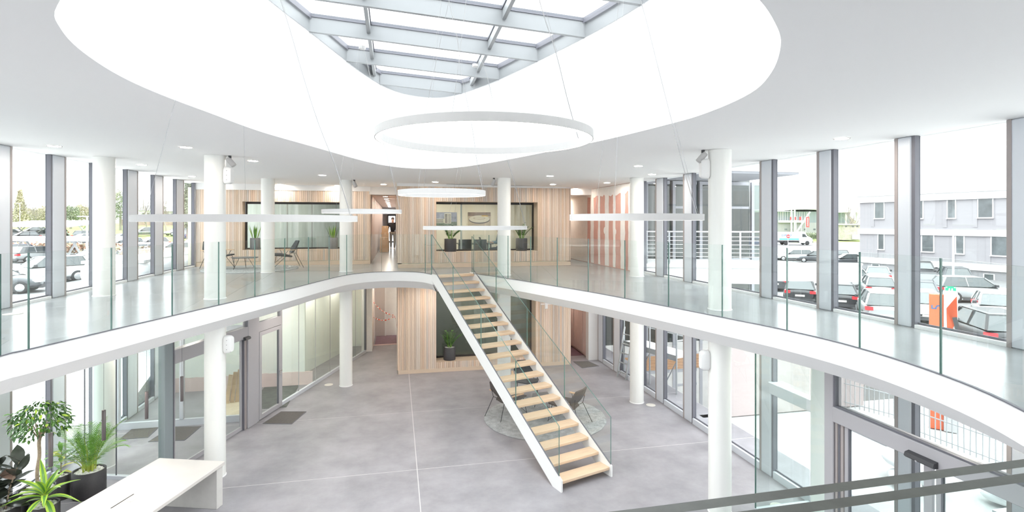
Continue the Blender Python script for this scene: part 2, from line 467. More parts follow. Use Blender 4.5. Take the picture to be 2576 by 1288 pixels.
# ============================================================ columns
CR = 0.19
def column(x, y, z0, z1, label):
    o = thing('column', label, 'column', (x, y, z0)); o['kind'] = 'thing'
    MB().lathe([(CR, 0.0), (CR, z1 - z0)], 40).build('shaft', COLM, o)
    MB().lathe([(CR + 0.012, 0.0), (CR + 0.012, 0.012), (CR, 0.018)], 40, cap=False).build('base_ring', WHITE, o)
    return o
SOF = FLOOR2 - 0.52
for x, y, lu, ll in [
    (-5.86, 12.55, 'round white column on the gallery close to the left windows', 'round white column on the ground floor behind the palm, inside the glass entrance lobby'),
    (-3.49, 11.60, 'round white column on the left gallery with spotlight and speaker at its top', 'round white column rising beside the far end of the pale desk'),
    (-3.77, 17.35, 'round white column on the gallery between the two lounge chairs', None),
    (-1.50, 17.20, 'round white column on the gallery next to the corridor opening', 'round white column on the ground floor in front of the glazed partition'),
    (3.02, 15.04, 'round white column on the gallery in front of the meeting room window', 'round white column behind the open stair treads'),
    (6.57, 13.90, 'round white column on the gallery in front of the pink plasterboard wall', 'slim round white column on the ground floor near the scaffold outside'),
    (5.48, 8.32, 'round white column on the right gallery with spotlight and speaker at its top', 'thick round white column on the ground floor before the right glass lobby'),
    (6.62, 7.25, None, 'round white column inside the right glass lobby')]:
    if lu: column(x, y, FLOOR2, ceil_z(x) - 0.002, lu)
    if ll: column(x, y, 0.0, SOF, ll)

# ============================================================ back walls
TONES = [(0.74, 0.59, 0.46), (0.68, 0.53, 0.40), (0.77, 0.64, 0.52), (0.62, 0.50, 0.40), (0.70, 0.60, 0.51), (0.73, 0.54, 0.40), (0.60, 0.53, 0.47), (0.76, 0.61, 0.50)]
def slat_wall(b, u0, u1, v, z0, z1, holes=(), axis='u', front=-1, pitch=0.066):
    """upright slats of uneven depth and tone with recessed joints; holes are (u0, u1, z0, z1)"""
    n = max(1, round((u1 - u0) / pitch)); w = (u1 - u0) / n
    for i in range(n):
        a, c_ = u0 + i * w, u0 + (i + 1) * w - 0.006
        t = rnd.choice(TONES); k = rnd.uniform(0.93, 1.05); t = tuple(q * k for q in t)
        d = rnd.uniform(0.0, 0.007)
        segs = [(z0, z1)]
        m = (a + c_) / 2
        for h in holes:
            if h[0] < m < h[1]:
                segs = [s for s in ((z0, h[2]), (h[3], z1)) if s[1] - s[0] > 0.02]
        for s in segs:
            if axis == 'u': b.box(a, c_, *sorted((v + front * (0.03 - d), v)), s[0], s[1], 0, t)
            else: b.box(*sorted((v + front * (0.03 - d), v)), a, c_, s[0], s[1], 0, t)
    return b
BV = 18.08                                   # front face of the timber block
n0 = onv(1097, 507, BV); n1 = onv(1352, 631, BV)
up_hole = (n0.x, n1.x, n1.z, n0.z)
m0 = onv(1097, 735, BV); m1 = onv(1347, 897, BV)
lo_hole = (m0.x, m1.x, m1.z, 2.7)
block = setting('wall_back_right')
u0, u1 = 0.06, 6.03
zt = 6.20
slat_wall(MB(), u0, u1, BV, 0.12, SOF + 0.0, [lo_hole]).build('slats', WOODW, block, 'stuff')
slat_wall(MB(), u0, u1, BV, FLOOR2 + 0.16, zt, [up_hole]).build('slats', WOODW, block, 'stuff')
slat_wall(MB(), BV + 0.03, 23.9, u0, 0.12, SOF, [], 'v', -1).build('slats', WOODW, block, 'stuff')
slat_wall(MB(), BV + 0.03, 23.9, u0, FLOOR2 + 0.16, zt, [], 'v', -1).build('slats', WOODW, block, 'stuff')
slat_wall(MB(), BV + 0.03, 23.9, u1 - 0.03, 0.12, SOF, [], 'v', 1).build('slats', WOODW, block, 'stuff')
slat_wall(MB(), BV + 0.03, 23.9, u1 - 0.03, FLOOR2 + 0.16, zt, [], 'v', 1).build('slats', WOODW, block, 'stuff')
PLINTH = mat('timber_plinth', (0.70, 0.56, 0.43), 0.5, noise=(3, 0.08), stretch=(0.6, 14, 14))
for z in (0.0, FLOOR2):
    MB().box(u0 + 0.01, u1 - 0.01, BV - 0.028, BV, z, z + 0.13).build('baseboard', PLINTH, block)
MB().box(u0 - 0.02, u1, BV - 0.06, BV + 0.3, zt, 6.3).build('bulkhead', WHITE, block)
BACKW = mat('niche_board', (0.66, 0.52, 0.40), 0.5, noise=(3, 0.08), stretch=(14, 14, 0.5))
SHELL = mat('inner_wall', (0.72, 0.68, 0.56), 0.9)
def niche(hole, depth, parent, side=('l', 'r')):
    a, c_, z0, z1 = hole
    b = MB()
    b.box(a - 0.02, c_ + 0.02, BV - 0.012, BV + depth, z0 - 0.03, z0)
    b.box(a - 0.02, c_ + 0.02, BV - 0.01, BV + depth, z1, z1 + 0.03)
    b.box(a - 0.03, a, BV - 0.01, BV + depth, z0, z1); b.box(c_, c_ + 0.03, BV - 0.01, BV + depth, z0, z1)
    b.build('niche_lining', BACKW, parent)
NDEP = 0.55
niche(up_hole, NDEP, block); niche(lo_hole, NDEP, block)
# core of the block behind the slats, hollow where the rooms are
b = MB()
for (z0, z1, h) in ((0, FLOOR2 - 0.1, lo_hole), (FLOOR2, 6.25, up_hole)):
    b.box(u0 + 0.0, h[0] - 0.03, BV, BV + 0.12, z0, z1); b.box(h[1] + 0.03, u1 - 0.03, BV, BV + 0.12, z0, z1)
    b.box(h[0] - 0.03, h[1] + 0.03, BV, BV + 0.12, z0, h[2] - 0.03); b.box(h[0] - 0.03, h[1] + 0.03, BV, BV + 0.12, h[3] + 0.03, z1)
    b.box(u0, u0 + 0.12, BV, 24, z0, z1); b.box(u1 - 0.15, u1 - 0.03, BV, 24, z0, z1)
    b.box(u0, u1, 24.0, 24.15, z0, z1)
b.build('wall_core', SHELL, block)

def room_window(hole, v, panes, frame=BLACKF, gl=WINGL, nw=0.05, botw=0.05):
    win_no[0] += 1
    w = setting('window_%d' % win_no[0]); a, c_, z0, z1 = hole
    def bar(*q): MB().box(*q).build('frame_bar', frame, w)
    bar(a, c_, v, v + 0.07, z0, z0 + botw); bar(a, c_, v, v + 0.07, z1 - 0.07, z1)
    bar(a, a + nw, v, v + 0.07, z0 + botw, z1 - 0.07); bar(c_ - nw, c_, v, v + 0.07, z0 + botw, z1 - 0.07)
    W_ = (c_ - a - 2 * nw) / panes
    for i in range(panes):
        p = a + nw + i * W_
        MB().box(p + 0.006, p + W_ - 0.006, v + 0.03, v + 0.042, z0 + botw, z1 - 0.07).build('pane', gl, w)
    return w
TINTGL = glass('tinted_room_glass', (0.86, 0.90, 0.88), 1.6)
SMOKE = glass('smoked_room_glass', (0.62, 0.67, 0.64), 1.65)
room_window(up_hole, BV + NDEP, 2, gl=TINTGL)
room_window(lo_hole, BV + NDEP, 2, gl=SMOKE)

# left timber wall on the gallery
LV = 20.12
wlft = setting('wall_back_left')
h0 = onv(610, 507, LV); h1 = onv(870, 626, LV)
lh = (h0.x, h1.x, h1.z, h0.z)
slat_wall(MB(), -6.64, -0.95, LV, FLOOR2 + 0.16, 6.13, [lh]).build('slats', WOODW, wlft, 'stuff')
MB().box(-6.64, -0.95, LV - 0.028, LV, FLOOR2, FLOOR2 + 0.14).build('baseboard', PLINTH, wlft)
MB().box(-6.64, -0.9, LV - 0.05, LV + 0.3, 6.13, 6.36).build('bulkhead', WHITE, wlft)
b = MB(); a, c_, z0, z1 = lh
b.box(-6.9, a - 0.03, LV, LV + 0.1, FLOOR2, 6.2); b.box(c_ + 0.03, -0.95, LV, LV + 0.1, FLOOR2, 6.2)
b.box(a - 0.03, c_ + 0.03, LV, LV + 0.1, FLOOR2, z0 - 0.03); b.box(a - 0.03, c_ + 0.03, LV, LV + 0.1, z1 + 0.03, 6.2)
b.build('wall_core', SHELL, wlft)
b = MB()
b.box(a - 0.02, c_ + 0.02, LV - 0.012, LV + 0.35, z0 - 0.03, z0); b.box(a - 0.02, c_ + 0.02, LV - 0.01, LV + 0.35, z1, z1 + 0.03)
b.box(a - 0.03, a, LV - 0.01, LV + 0.35, z0, z1); b.box(c_, c_ + 0.03, LV - 0.01, LV + 0.35, z0, z1)
b.build('niche_lining', BACKW, wlft)
room_window(lh, LV + 0.35, 3, gl=TINTGL, nw=0.06)

# rooms behind the windows
ROOM = mat('room_wall_cream', (0.77, 0.71, 0.61), 0.9)
ROOMG = mat('room_wall_grey', (0.60, 0.64, 0.62), 0.9, noise=(2.5, 0.12), stretch=(4, 4, 0.3))
DARKROOM = mat('room_wall_dusky', (0.42, 0.43, 0.41), 0.9)
mr_ = setting('wall_meeting_room')
MB().box(0.2, 5.9, 21.6, 21.7, FLOOR2, 6.15).build('wall_surface', ROOM, mr_)
MB().box(0.2, 5.85, BV + 0.7, 21.6, 6.02, 6.1).build('room_ceiling', CEILM, mr_)
lr = setting('wall_left_room')
MB().box(-6.6, -1.0, 22.6, 22.7, FLOOR2, 6.3).build('wall_surface', ROOMG, lr)
MB().box(-1.05, -0.9, LV + 0.1, 40, FLOOR2, 6.3).build('wall_surface', mat('corridor_wall', (0.50, 0.42, 0.38), 0.8), lr)
MB().box(-6.6, -1.0, LV + 0.5, 22.6, 6.2, 6.3).build('room_ceiling', CEILM, lr)
gr = setting('wall_ground_room')
MB().box(0.2, 5.85, 20.4, 20.5, 0, 3).build('wall_surface', DARKROOM, gr)

# ============================================================ right plasterboard wall and side corridor
rw = setting('wall_right')
RU = 7.08
MB().box(RU, RU + 0.12, 15.3, 24.2, FLOOR2, 6.24).build('wall_surface', PINKB, rw)
def ragged(b, v0, v1, z0, z1, amp=0.03, n=14, x=RU - 0.006):
    L_, R_ = [], []
    for i in range(n + 1):
        z = z0 + (z1 - z0) * i / n
        L_.append((v0 + rnd.uniform(-amp, amp), z)); R_.append((v1 + rnd.uniform(-amp, amp), z))
    vs = []
    for (a, z), (c_, _) in zip(L_, R_): vs += [(x, a, z), (x, c_, z), (x + 0.006, a, z), (x + 0.006, c_, z)]
    fs = []
    for i in range(n):
        p = 4 * i
        fs += [(p, p + 4, p + 5, p + 1), (p, p + 2, p + 6, p + 4), (p + 1, p + 5, p + 7, p + 3)]
    return b.add(vs, fs)
def zx(q): return 980 + q / 3.903
for a, c_ in ((1760, 1943), (1975, 2005), (2048, 2068), (2115, 2152), (2195, 2219), (2270, 2312), (2345, 2470)):
    va, vb = onu(zx(a), 560, RU).y, onu(zx(c_), 560, RU).y
    va = min(va, 24.0)
    q = MB(); ragged(q, vb, va, FLOOR2 + 0.02, 6.2, 0.02); q.build('joint_plaster', FILL, rw)
q = MB(); ragged(q, 15.35, 19.2, 6.0, 6.22, 0.0); 
ys = [15.32 + 0.15 * i for i in range(34)]
vs = []
for y in ys: vs += [(RU - 0.007, y, 5.93 + rnd.uniform(-0.06, 0.06)), (RU - 0.007, y, 6.23)]
q.add(vs, [(2 * i, 2 * i + 1, 2 * i + 3, 2 * i + 2) for i in range(len(ys) - 1)]); q.build('joint_plaster', FILL, rw)
for px, py in ((1507, 516), (1545, 516), (1507, 586), (1507, 600), (1547, 583), (1522, 580)):
    p = onu(px, py, RU - 0.008)
    q = MB(); q.lathe([(0.10 + rnd.uniform(0, .03), 0), (0.09, 0.006)], 10, M=Matrix.Translation(p) @ Matrix.Rotation(-PI / 2, 4, 'Y')); q.build('joint_plaster', FILL, rw)
MB().box(5.9, 7.2, 24.0, 24.2, 0, 6.3).build('end_wall', mat('corridor_end', (0.55, 0.45, 0.40), 0.9), rw)
MB().box(6.0, RU, 18.9, 24, 6.02, 6.1).build('corridor_ceiling', CEILM, rw)
MB().box(6.0, RU, 18.8, 18.9, 6.02, 6.3).build('corridor_lintel', WHITE, rw)
MB().box(6.84, 7.31, 18.47, 18.75, 0, SOF).build('jamb', WHITE, rw)
MB().box(6.95, 7.2, 18.75, 24, 0, SOF).build('lower_wall', PINKW, rw)
y = 18.78
for k, w in enumerate((0.42, 0.5, 0.55, 0.6)):
    q = MB(); q.box(6.88 - 0.012 * (k % 2), 6.945, y, y + w - 0.04, 0.12, SOF - 0.01); q.build('board', PINKW, rw); y += w
pf = setting('trim_1'); 
MB().box(6.05, 6.94, 19.2, 24, 0.0, 0.006).build('corridor_floor', mat('purple_screed', (0.17, 0.10, 0.13), 0.5, noise=(4, 0.2)), pf)

# ============================================================ corridors beside the timber block
wc = setting('wall_corridor')
CORW = mat('corridor_panel', (0.58, 0.50, 0.46), 0.7)
MB().box(-2.6, 0.06, 42, 42.2, 3.4, 6.4).build('end_wall', CORW, wc)
MB().box(-2.6, 0.1, 24.0, 42.2, FLOOR2 - 0.3, FLOOR2).build('corridor_floor', CONC2, wc)
MB().box(-2.6, 0.06, 20.5, 42.2, 6.05, 6.15).build('corridor_ceiling', CORW, wc)
MB().box(-0.95, 0.06, 20.12, 20.5, 6.02, 6.36).build('corridor_lintel', WHITE, wc)
MB().box(-0.95, -0.90, 20.05, 20.4, FLOOR2, 6.02).build('jamb', BACKW, wc)
MB().box(0.0, 0.08, 24.1, 42, 3.4, 6.4).build('wall_surface', WHITE, wc)
MB().box(-2.6, -2.5, 24, 42, 3.4, 6.4).build('wall_surface', CORW, wc)
d9 = setting('door_9')
MB().box(-0.62, 0.0, 41.9, 41.98, FLOOR2, 5.62).build('door_frame', BLACKF, d9)
MB().box(-0.55, -0.06, 41.85, 41.9, FLOOR2 + 0.1, 5.5).build('door_glass', glow('glowing_door_pane', (0.95, 0.97, 1), 0.9), d9)  # pane emits by itself, standing in for daylight behind it
# ground floor recess left of the block
wg = setting('wall_recess')
MB().box(-1.30, -0.9, 21.5, 24.4, 0, SOF).build('jamb', FILL, wg)
MB().box(-1.3, 0.1, 24.4, 24.5, 0, 3.0).build('end_wall', mat('recess_plaster', (0.78, 0.77, 0.76), 0.9, noise=(2.5, 0.05)), wg)
MB().box(-0.85, 0.06, 22.6, 24.4, 0, 0.008).build('recess_floor', mat('purple_screed_recess', (0.24, 0.15, 0.18), 0.6, noise=(5, 0.2)), wg)
MB().box(-0.9, 0.06, 22.5, 22.6, 0, 0.02).build('threshold', PINKW, wg)
d8 = setting('door_8')
p, r = onv(941, 600, 24.36), onv(968, 600, 24.36)
MB().box(p.x, r.x, 24.32, 24.38, 0.0, 2.6, bev=0.01).build('door_leaf', mat('pale_door', (0.60, 0.56, 0.54), 0.6), d8)
MB().box(r.x, r.x + 0.06, 24.31, 24.39, 0.0, 2.66).build('door_frame', WHITE, d8)

# ============================================================ glazed lobby and partition, left ground floor
LD = Vector((0.3169, 0.9485, 0)); LN = Vector((0.9485, -0.3169, 0)); LA = Vector((-1.12, 21.5, 0))
def onL(px, py=700):
    X = (px - 1288) / FPX; dr = Vector((X * CA + SA, -X * SA + CA, (560 - py) / FPX))
    t = LA.dot(LN) / dr.dot(LN)
    return Vector((0, 0, EYE)) + dr * t
def sL(px): return (onL(px) - LA).dot(LD)
ML = Matrix.Translation(LA) @ Matrix(((LD.x, -LN.x, 0, 0), (LD.y, -LN.y, 0, 0), (0, 0, 1, 0), (0, 0, 0, 1)))   # x along the glazing, -y towards the hall
def lbox(s0, s1, y0, y1, z0, z1, name, m, parent, bev=0): return MB().box(s0, s1, y0, y1, z0, z1, M=ML, bev=bev).build(name, m, parent)
FRAME = mat('grey_door_frame', (0.44, 0.43, 0.45), 0.45, metal=0.1)
PART = glass('partition_glass', (0.94, 0.97, 0.96), 1.45)
pw = setting('window_60')
joints = [sL(q) for q in (705, 751, 793, 830, 868, 894, 919)]
for a, c_ in zip(joints[:-1], joints[1:]):
    lbox(a + 0.006, c_ - 0.006, -0.012, 0.0, 0.1, SOF, 'pane', PART, pw)
lbox(joints[0], joints[-1], -0.04, 0.03, 0.0, 0.10, 'bottom_rail', ALU, pw)
lbox(joints[-1] - 0.05, joints[-1] + 0.02, -0.04, 0.03, 0.1, SOF, 'end_post', ALUD, pw)
for q in joints[1:-1]: lbox(q - 0.005, q + 0.005, -0.014, 0.002, 0.1, SOF, 'silicone_joint', FRAME, pw)
# hinged door
s0, s1 = sL(643), sL(705)
dh = onL(647, 835).z; th = onL(647, 811).z
d1 = setting('door_1')
lbox(s0 - 0.02, s0 + 0.06, -0.06, 0.04, 0, SOF, 'door_frame', FRAME, d1); lbox(s1 - 0.08, s1, -0.06, 0.04, 0, SOF, 'door_frame', FRAME, d1)
lbox(s0 + 0.06, s1 - 0.08, -0.06, 0.04, dh, th, 'transom', FRAME, d1)
lbox(s0 + 0.07, s1 - 0.09, -0.03, -0.015, th, SOF, 'transom_pane', WINGL, d1)
lbox(s0 + 0.06, s0 + 0.16, -0.07, 0.0, 0.02, dh - 0.01, 'door_leaf', FRAME, d1); lbox(s1 - 0.17, s1 - 0.085, -0.07, 0.0, 0.02, dh - 0.01, 'door_leaf', FRAME, d1)
lbox(s0 + 0.16, s1 - 0.17, -0.07, 0.0, 0.02, 0.13, 'door_leaf', FRAME, d1); lbox(s0 + 0.16, s1 - 0.17, -0.07, 0.0, dh - 0.11, dh - 0.01, 'door_leaf', FRAME, d1)
lbox(s0 + 0.16, s1 - 0.17, -0.045, -0.03, 0.13, dh - 0.11, 'door_pane', WINGL, d1)
lbox(s1 - 0.18, s1 - 0.17, -0.05, -0.02, 0.13, dh - 0.11, 'gasket', ALUD, d1)
q = MB(); hz = 1.02; hs = s1 - 0.12
q.tube([(hs, -0.07, hz), (hs, -0.12, hz), (hs - 0.12, -0.12, hz)], 0.011, 8, M=ML); q.box(hs - 0.02, hs + 0.02, -0.078, -0.07, hz - 0.14, hz + 0.03, M=ML)
q.build('door_handle', CHROME, d1)
# sliding door between the posts
d2 = setting('door_2')
p0, p1 = sL(407), sL(432); p2, p3 = sL(616), sL(641)
lbox(p2, p3 - 0.02, -0.09, 0.06, 0, SOF, 'post', FRAME, d2, bev=0.01)
lbox(p2 - 0.10, p2 - 0.005, -0.05, 0.04, 0, 2.35, 'guide_rail', ALUB, d2); lbox(p2 - 0.13, p2 - 0.105, -0.06, 0.04, 0, 2.3, 'guide_rail', ALUD, d2)
hb, ht = onL(600, 856).z, onL(600, 827).z
lbox(p1, p2, -0.08, 0.08, hb, ht, 'header', FRAME, d2)
lbox(p1, p2, -0.02, 0.0, ht, SOF, 'transom_pane', WINGL, d2)
lbox(p2 - 0.02, p2 - 0.0, -0.06, 0.0, ht, SOF, 'gasket', ALUD, d2)
for a, c_ in ((p1 + 0.02, sL(534)), (sL(546), p2 - 0.14)):
    lbox(a, a + 0.05, -0.02, 0.02, 0.02, hb - 0.01, 'sliding_leaf', FRAME, d2); lbox(c_ - 0.05, c_, -0.02, 0.02, 0.02, hb - 0.01, 'sliding_leaf', FRAME, d2)
    lbox(a + 0.05, c_ - 0.05, -0.02, 0.02, 0.02, 0.11, 'sliding_leaf', FRAME, d2)
    lbox(a + 0.05, c_ - 0.05, -0.01, 0.002, 0.11, hb - 0.01, 'door_pane', WINGL, d2)
lbox(p0, p1 - 0.03, -0.06, 0.08, 0, SOF, 'post', mat('post_behind_glass', (0.27, 0.31, 0.325), 0.45), d2, bev=0.01); lbox(p1 - 0.03, p1, -0.06, 0.05, 0, SOF, 'gasket', ALUD, d2)  # blue-grey tone puts the dimming of the glass in front into the post
def sensor(name_label, M, w=0.26):
    o = thing('door_sensor', name_label, 'sensor'); o.matrix_world = M
    q = MB(); q.loft([[(x, 0.0, 0.0), (x, -0.055, 0.0), (x, -0.075, 0.02), (x, -0.06, 0.06), (x, 0.0, 0.075)] for x in (-w / 2, w / 2)], True, True); q.build('housing', DGREY, o)
    q = MB(); q.lathe([(0.012, 0), (0.012, 0.004)], 12, M=Matrix.Translation((-0.03, -0.067, 0.008)) @ Matrix.Rotation(PI / 2, 4, 'X')); q.build('lens', CHROME, o)
    return o
sensor('small black motion sensor over the left glass sliding door', ML @ Matrix.Translation((p2 - 0.09, -0.085, hb - 0.02)), 0.2)
# lobby end screen towards the plants
K = LA + LD * p0
d3 = setting('window_61')
e0, e1 = Vector((K.x, K.y, 0)), Vector((-6.62, 12.28, 0))
dv = (e1 - e0); ln = dv.length; dv.normalize()
ME = Matrix.Translation(e0) @ Matrix(((dv.x, -dv.y, 0, 0), (dv.y, dv.x, 0, 0), (0, 0, 1, 0), (0, 0, 0, 1)))
cuts = [0.0, 0.95, 1.62, ln]
for a, c_ in zip(cuts[:-1], cuts[1:]): MB().box(a + 0.008, c_ - 0.008, -0.008, 0.008, 0.07, SOF, M=ME).build('pane', PART, d3)
MB().box(0, ln, -0.04, 0.04, 0.0, 0.07, M=ME).build('bottom_rail', ALU, d3)
for q in cuts[1:-1]: MB().box(q - 0.007, q + 0.007, -0.01, 0.01, 0.07, SOF, M=ME).build('silicone_joint', ALUD, d3)
# far screen of the lobby
d4 = setting('window_62')
fv = 14.62
MB().box(-6.64, -3.45, fv, fv + 0.08, 0, 0.16).build('bottom_rail', ALU, d4)
for u in (-6.6, -5.2, -4.55, -3.75): MB().box(u, u + 0.09, fv - 0.02, fv + 0.1, 0.16, SOF, bev=0.008).build('post', ALU, d4)
for a, c_ in ((-6.5, -5.2), (-5.1, -4.55), (-4.45, -3.75)): MB().box(a, c_, fv + 0.03, fv + 0.045, 0.16, SOF).build('pane', PART, d4)
MB().box(-6.5, -3.75, fv, fv + 0.07, 2.3, 2.42).build('transom', ALU, d4)
# unfinished room behind the partition
ur = setting('wall_left_ground')
GREENW = mat('pale_render', (0.80, 0.83, 0.78), 0.9, noise=(1.2, 0.03))
MB().box(-6.6, -2.75, 17.55, 17.7, 0.40, SOF).build('wall_surface', GREENW, ur)
q = MB(); n = 40
top = [(-6.6 + 4.08 * i / n, 0.40 + rnd.uniform(-0.012, 0.02)) for i in range(n + 1)]
vs = [];
for u, z in top: vs += [(u, 17.53, 0.0), (u, 17.53, z), (u, 17.60, z)]
fs = []
for i in range(n): fs += [(3 * i, 3 * i + 3, 3 * i + 4, 3 * i + 1), (3 * i + 1, 3 * i + 4, 3 * i + 5, 3 * i + 2)]
q.add(vs, fs); q.build('plaster_strip', PINKW, ur)
MB().box(-3.9, -2.9, 15.5, 17.5, 0.0, 0.008).build('floor_shade_sheet', mat('shaded_floor', (0.12, 0.13, 0.12), 0.8, noise=(5, 0.3)), ur)  # dark sheet that paints the shadow onto the floor of this room
lbox(sL(800), joints[-1] + 1.2, 0.9, 0.96, 0, SOF, 'wall_surface', GREENW, ur)
MB().box(-2.5, -1.2, 22.55, 22.65, 0, SOF).build('wall_surface', GREENW, ur)
# leaning planks and plywood seen through the sliding door
pl = thing('plank_bundle', 'small bundle of timber planks leaning behind the left sliding door', 'planks', onL(606, 1030) * 1.0)
pl.location = Vector((-4.35, 16.1, 0))
for k in range(5):
    m = MB(); m.box(-0.05, 0.05, -0.015, 0.015, 0, 0.78 + 0.05 * k); o = m.build('plank', OAK, pl); o.location = (0.115 * k - 0.2, 0.05 * k, 0.025); o.rotation_euler = (-0.05, 0.12 - 0.02 * k, 0.1 * k)
MB().box(-4.75, -3.9, 15.0, 16.3, 0.0, 0.02).build('plywood_sheet', mat('plywood', (0.72, 0.62, 0.47), 0.7, noise=(3, 0.1)), None)
tag(bpy.data.objects['plywood_sheet'], 'pale plywood sheet lying flat behind the left sliding door', 'board')

# ============================================================ glazed lobby, right ground floor
VU = 6.10
w5 = setting('window_63')
ev = 8.2; pv0, pv1 = onu(2103, 700, VU).y, onu(2080, 700, VU).y
MB().box(VU - 0.01, VU + 0.006, pv1 + 0.01, ev, 0.05, SOF).build('pane', PART, w5)
MB().box(VU - 0.013, VU + 0.008, ev, ev + 0.014, 0.05, SOF).build('glass_edge', GEDGE, w5)
MB().box(VU + 0.01, 7.18, ev + 0.0, ev + 0.014, 0.05, SOF).build('pane', PART, w5)
MB().box(VU, 7.18, ev - 0.02, ev + 0.035, 0.0, 0.05).build('bottom_rail', ALU, w5)
MB().box(VU - 0.03, VU + 0.03, pv1, ev - 0.03, 0.0, 0.05).build('bottom_rail', ALU, w5)
d5 = setting('door_5')
hb2, ht2 = onu(2118.6, 1066, VU).z, onu(2101.4, 1021, VU).z
MB().box(VU - 0.05, VU + 0.10, pv0, pv1, 0, SOF, bev=0.01).build('post', FRAME, d5)
MB().box(VU - 0.07, VU + 0.12, -0.5, pv0 - 0.005, hb2, ht2, bev=0.008).build('header', FRAME, d5)
MB().box(VU - 0.02, VU + 0.0, -0.5, pv0 - 0.03, ht2 + 0.02, SOF).build('transom_pane', WINGL, d5)
MB().box(VU - 0.05, VU + 0.02, pv0 - 0.03, pv0 - 0.004, ht2, SOF).build('gasket', ALUD, d5)
MB().box(VU - 0.045, VU + 0.02, 0.0, pv0 - 0.03, ht2, ht2 + 0.02).build('gasket', ALUD, d5)
for k, (a, c_, m) in enumerate(((0.02, 0.06, ALUB), (0.07, 0.10, ALUD), (0.11, 0.16, ALUB))):
    MB().box(VU - 0.03, VU + 0.05, pv0 - c_, pv0 - a, 0, hb2).build('guide_rail', m, d5)
lv = [pv0 - 0.17, onu(2348, 900, VU).y, onu(2358, 900, VU).y, onu(2700, 900, VU).y]
for a, c_ in ((lv[1], lv[0]), (lv[3], lv[2])):
    MB().box(VU - 0.02, VU + 0.02, c_ - 0.06, c_, 0.02, hb2 - 0.01).build('sliding_leaf', FRAME, d5)
    MB().box(VU - 0.02, VU + 0.02, a, a + 0.10, 0.02, hb2 - 0.01).build('sliding_leaf', FRAME, d5)
    MB().box(VU - 0.022, VU + 0.022, c_ - 0.075, c_ - 0.06, 0.12, hb2 - 0.02).build('gasket', ALUD, d5)
    MB().box(VU - 0.02, VU + 0.02, a + 0.1, c_ - 0.06, 0.02, 0.12).build('sliding_leaf', FRAME, d5)
    MB().box(VU - 0.008, VU + 0.004, a + 0.1, c_ - 0.075, 0.12, hb2 - 0.01).build('door_pane', WINGL, d5)
MR = Matrix(((0, 1, 0, VU - 0.075), (1, 0, 0, 0), (0, 0, 1, 0), (0, 0, 0, 1)))
def msens(label, px, py, w, u):
    p = onu(px, py, u)
    M = Matrix.Translation(p) @ Matrix.Rotation(-PI / 2, 4, 'Z')
    return sensor(label, M, w)
msens('large black motion sensor on the header of the right sliding door', 2322, 1163, 0.36, VU - 0.072)
msens('slim black sensor behind the transom glass of the right lobby', 2177, 1058, 0.30, VU + 0.35)
tz = onu(1918, 965, 7.2).z
f6 = setting('trim_2')
MB().box(7.12, 7.3, 6.62, 9.22, tz - 0.10, tz + 0.12, bev=0.01).build('transom', ALU, f6)
MB().box(7.1, 7.4, 5.15, 6.28, 2.62, 2.95).build('transom', ALU, f6)

# ============================================================ staircase
SB = Vector((3.009, 9.56, 0))                 # foot of the left stringer side, front edge of the first tread
GO, RI, NT, SW = 0.330, FLOOR2 / 19.0, 19, 1.17
MS = Matrix.Translation(SB) @ Matrix(((STAIR_W.x, STAIR_DIR.x, 0, 0), (STAIR_W.y, STAIR_DIR.y, 0, 0), (0, 0, 1, 0), (0, 0, 0, 1)))
stair = thing('staircase', 'straight white steel staircase with open oak treads and glass sides', 'staircase', (0, 0, 0))
SL = RI / GO
for x0, x1 in ((-0.035, 0.0), (SW, SW + 0.035)):
    se = 18.95 * GO
    pr = [(-0.04, 0.0), (-0.04, 0.215), (se, 0.215 + (se + 0.04) * SL), (se, 0.215 + (se + 0.04) * SL - 0.37), (0.24, 0.0)]
    pr[2] = (se, min(pr[2][1], FLOOR2 + 0.03)); 
    pr.insert(2, ((FLOOR2 + 0.03 - 0.215) / SL - 0.04, FLOOR2 + 0.03))
    q = MB(); q.loft([[(x, s, z) for s, z in pr] for x in (x0, x1)], True, True, M=MS); q.build('stringer', STEEL, stair)
tm = None
for i in range(NT):
    if tm is None:
        q = MB(); q.box(0.002, SW - 0.002, 0, 0.30, -0.06, 0, bev=0.008)
        o = q.build('tread', OAK, stair); tm = o.data
    else:
        o = part('tread', tm, stair)
    o.matrix_local = MS @ Matrix.Translation((0, i * GO, (i + 1) * RI))
def proj_x(p):
    dx = p.x * CA - p.y * SA; d = p.x * SA + p.y * CA
    return 1288 + FPX * dx / d
def s_at(px, xoff):
    lo, hi = -0.5, 7.0
    f = lambda s: proj_x(MS @ Vector((xoff, s, 0))) - px
    for _ in range(50):
        m = (lo + hi) / 2
        if f(m) > 0: lo = m
        else: hi = m
    return lo
gh = 0.935
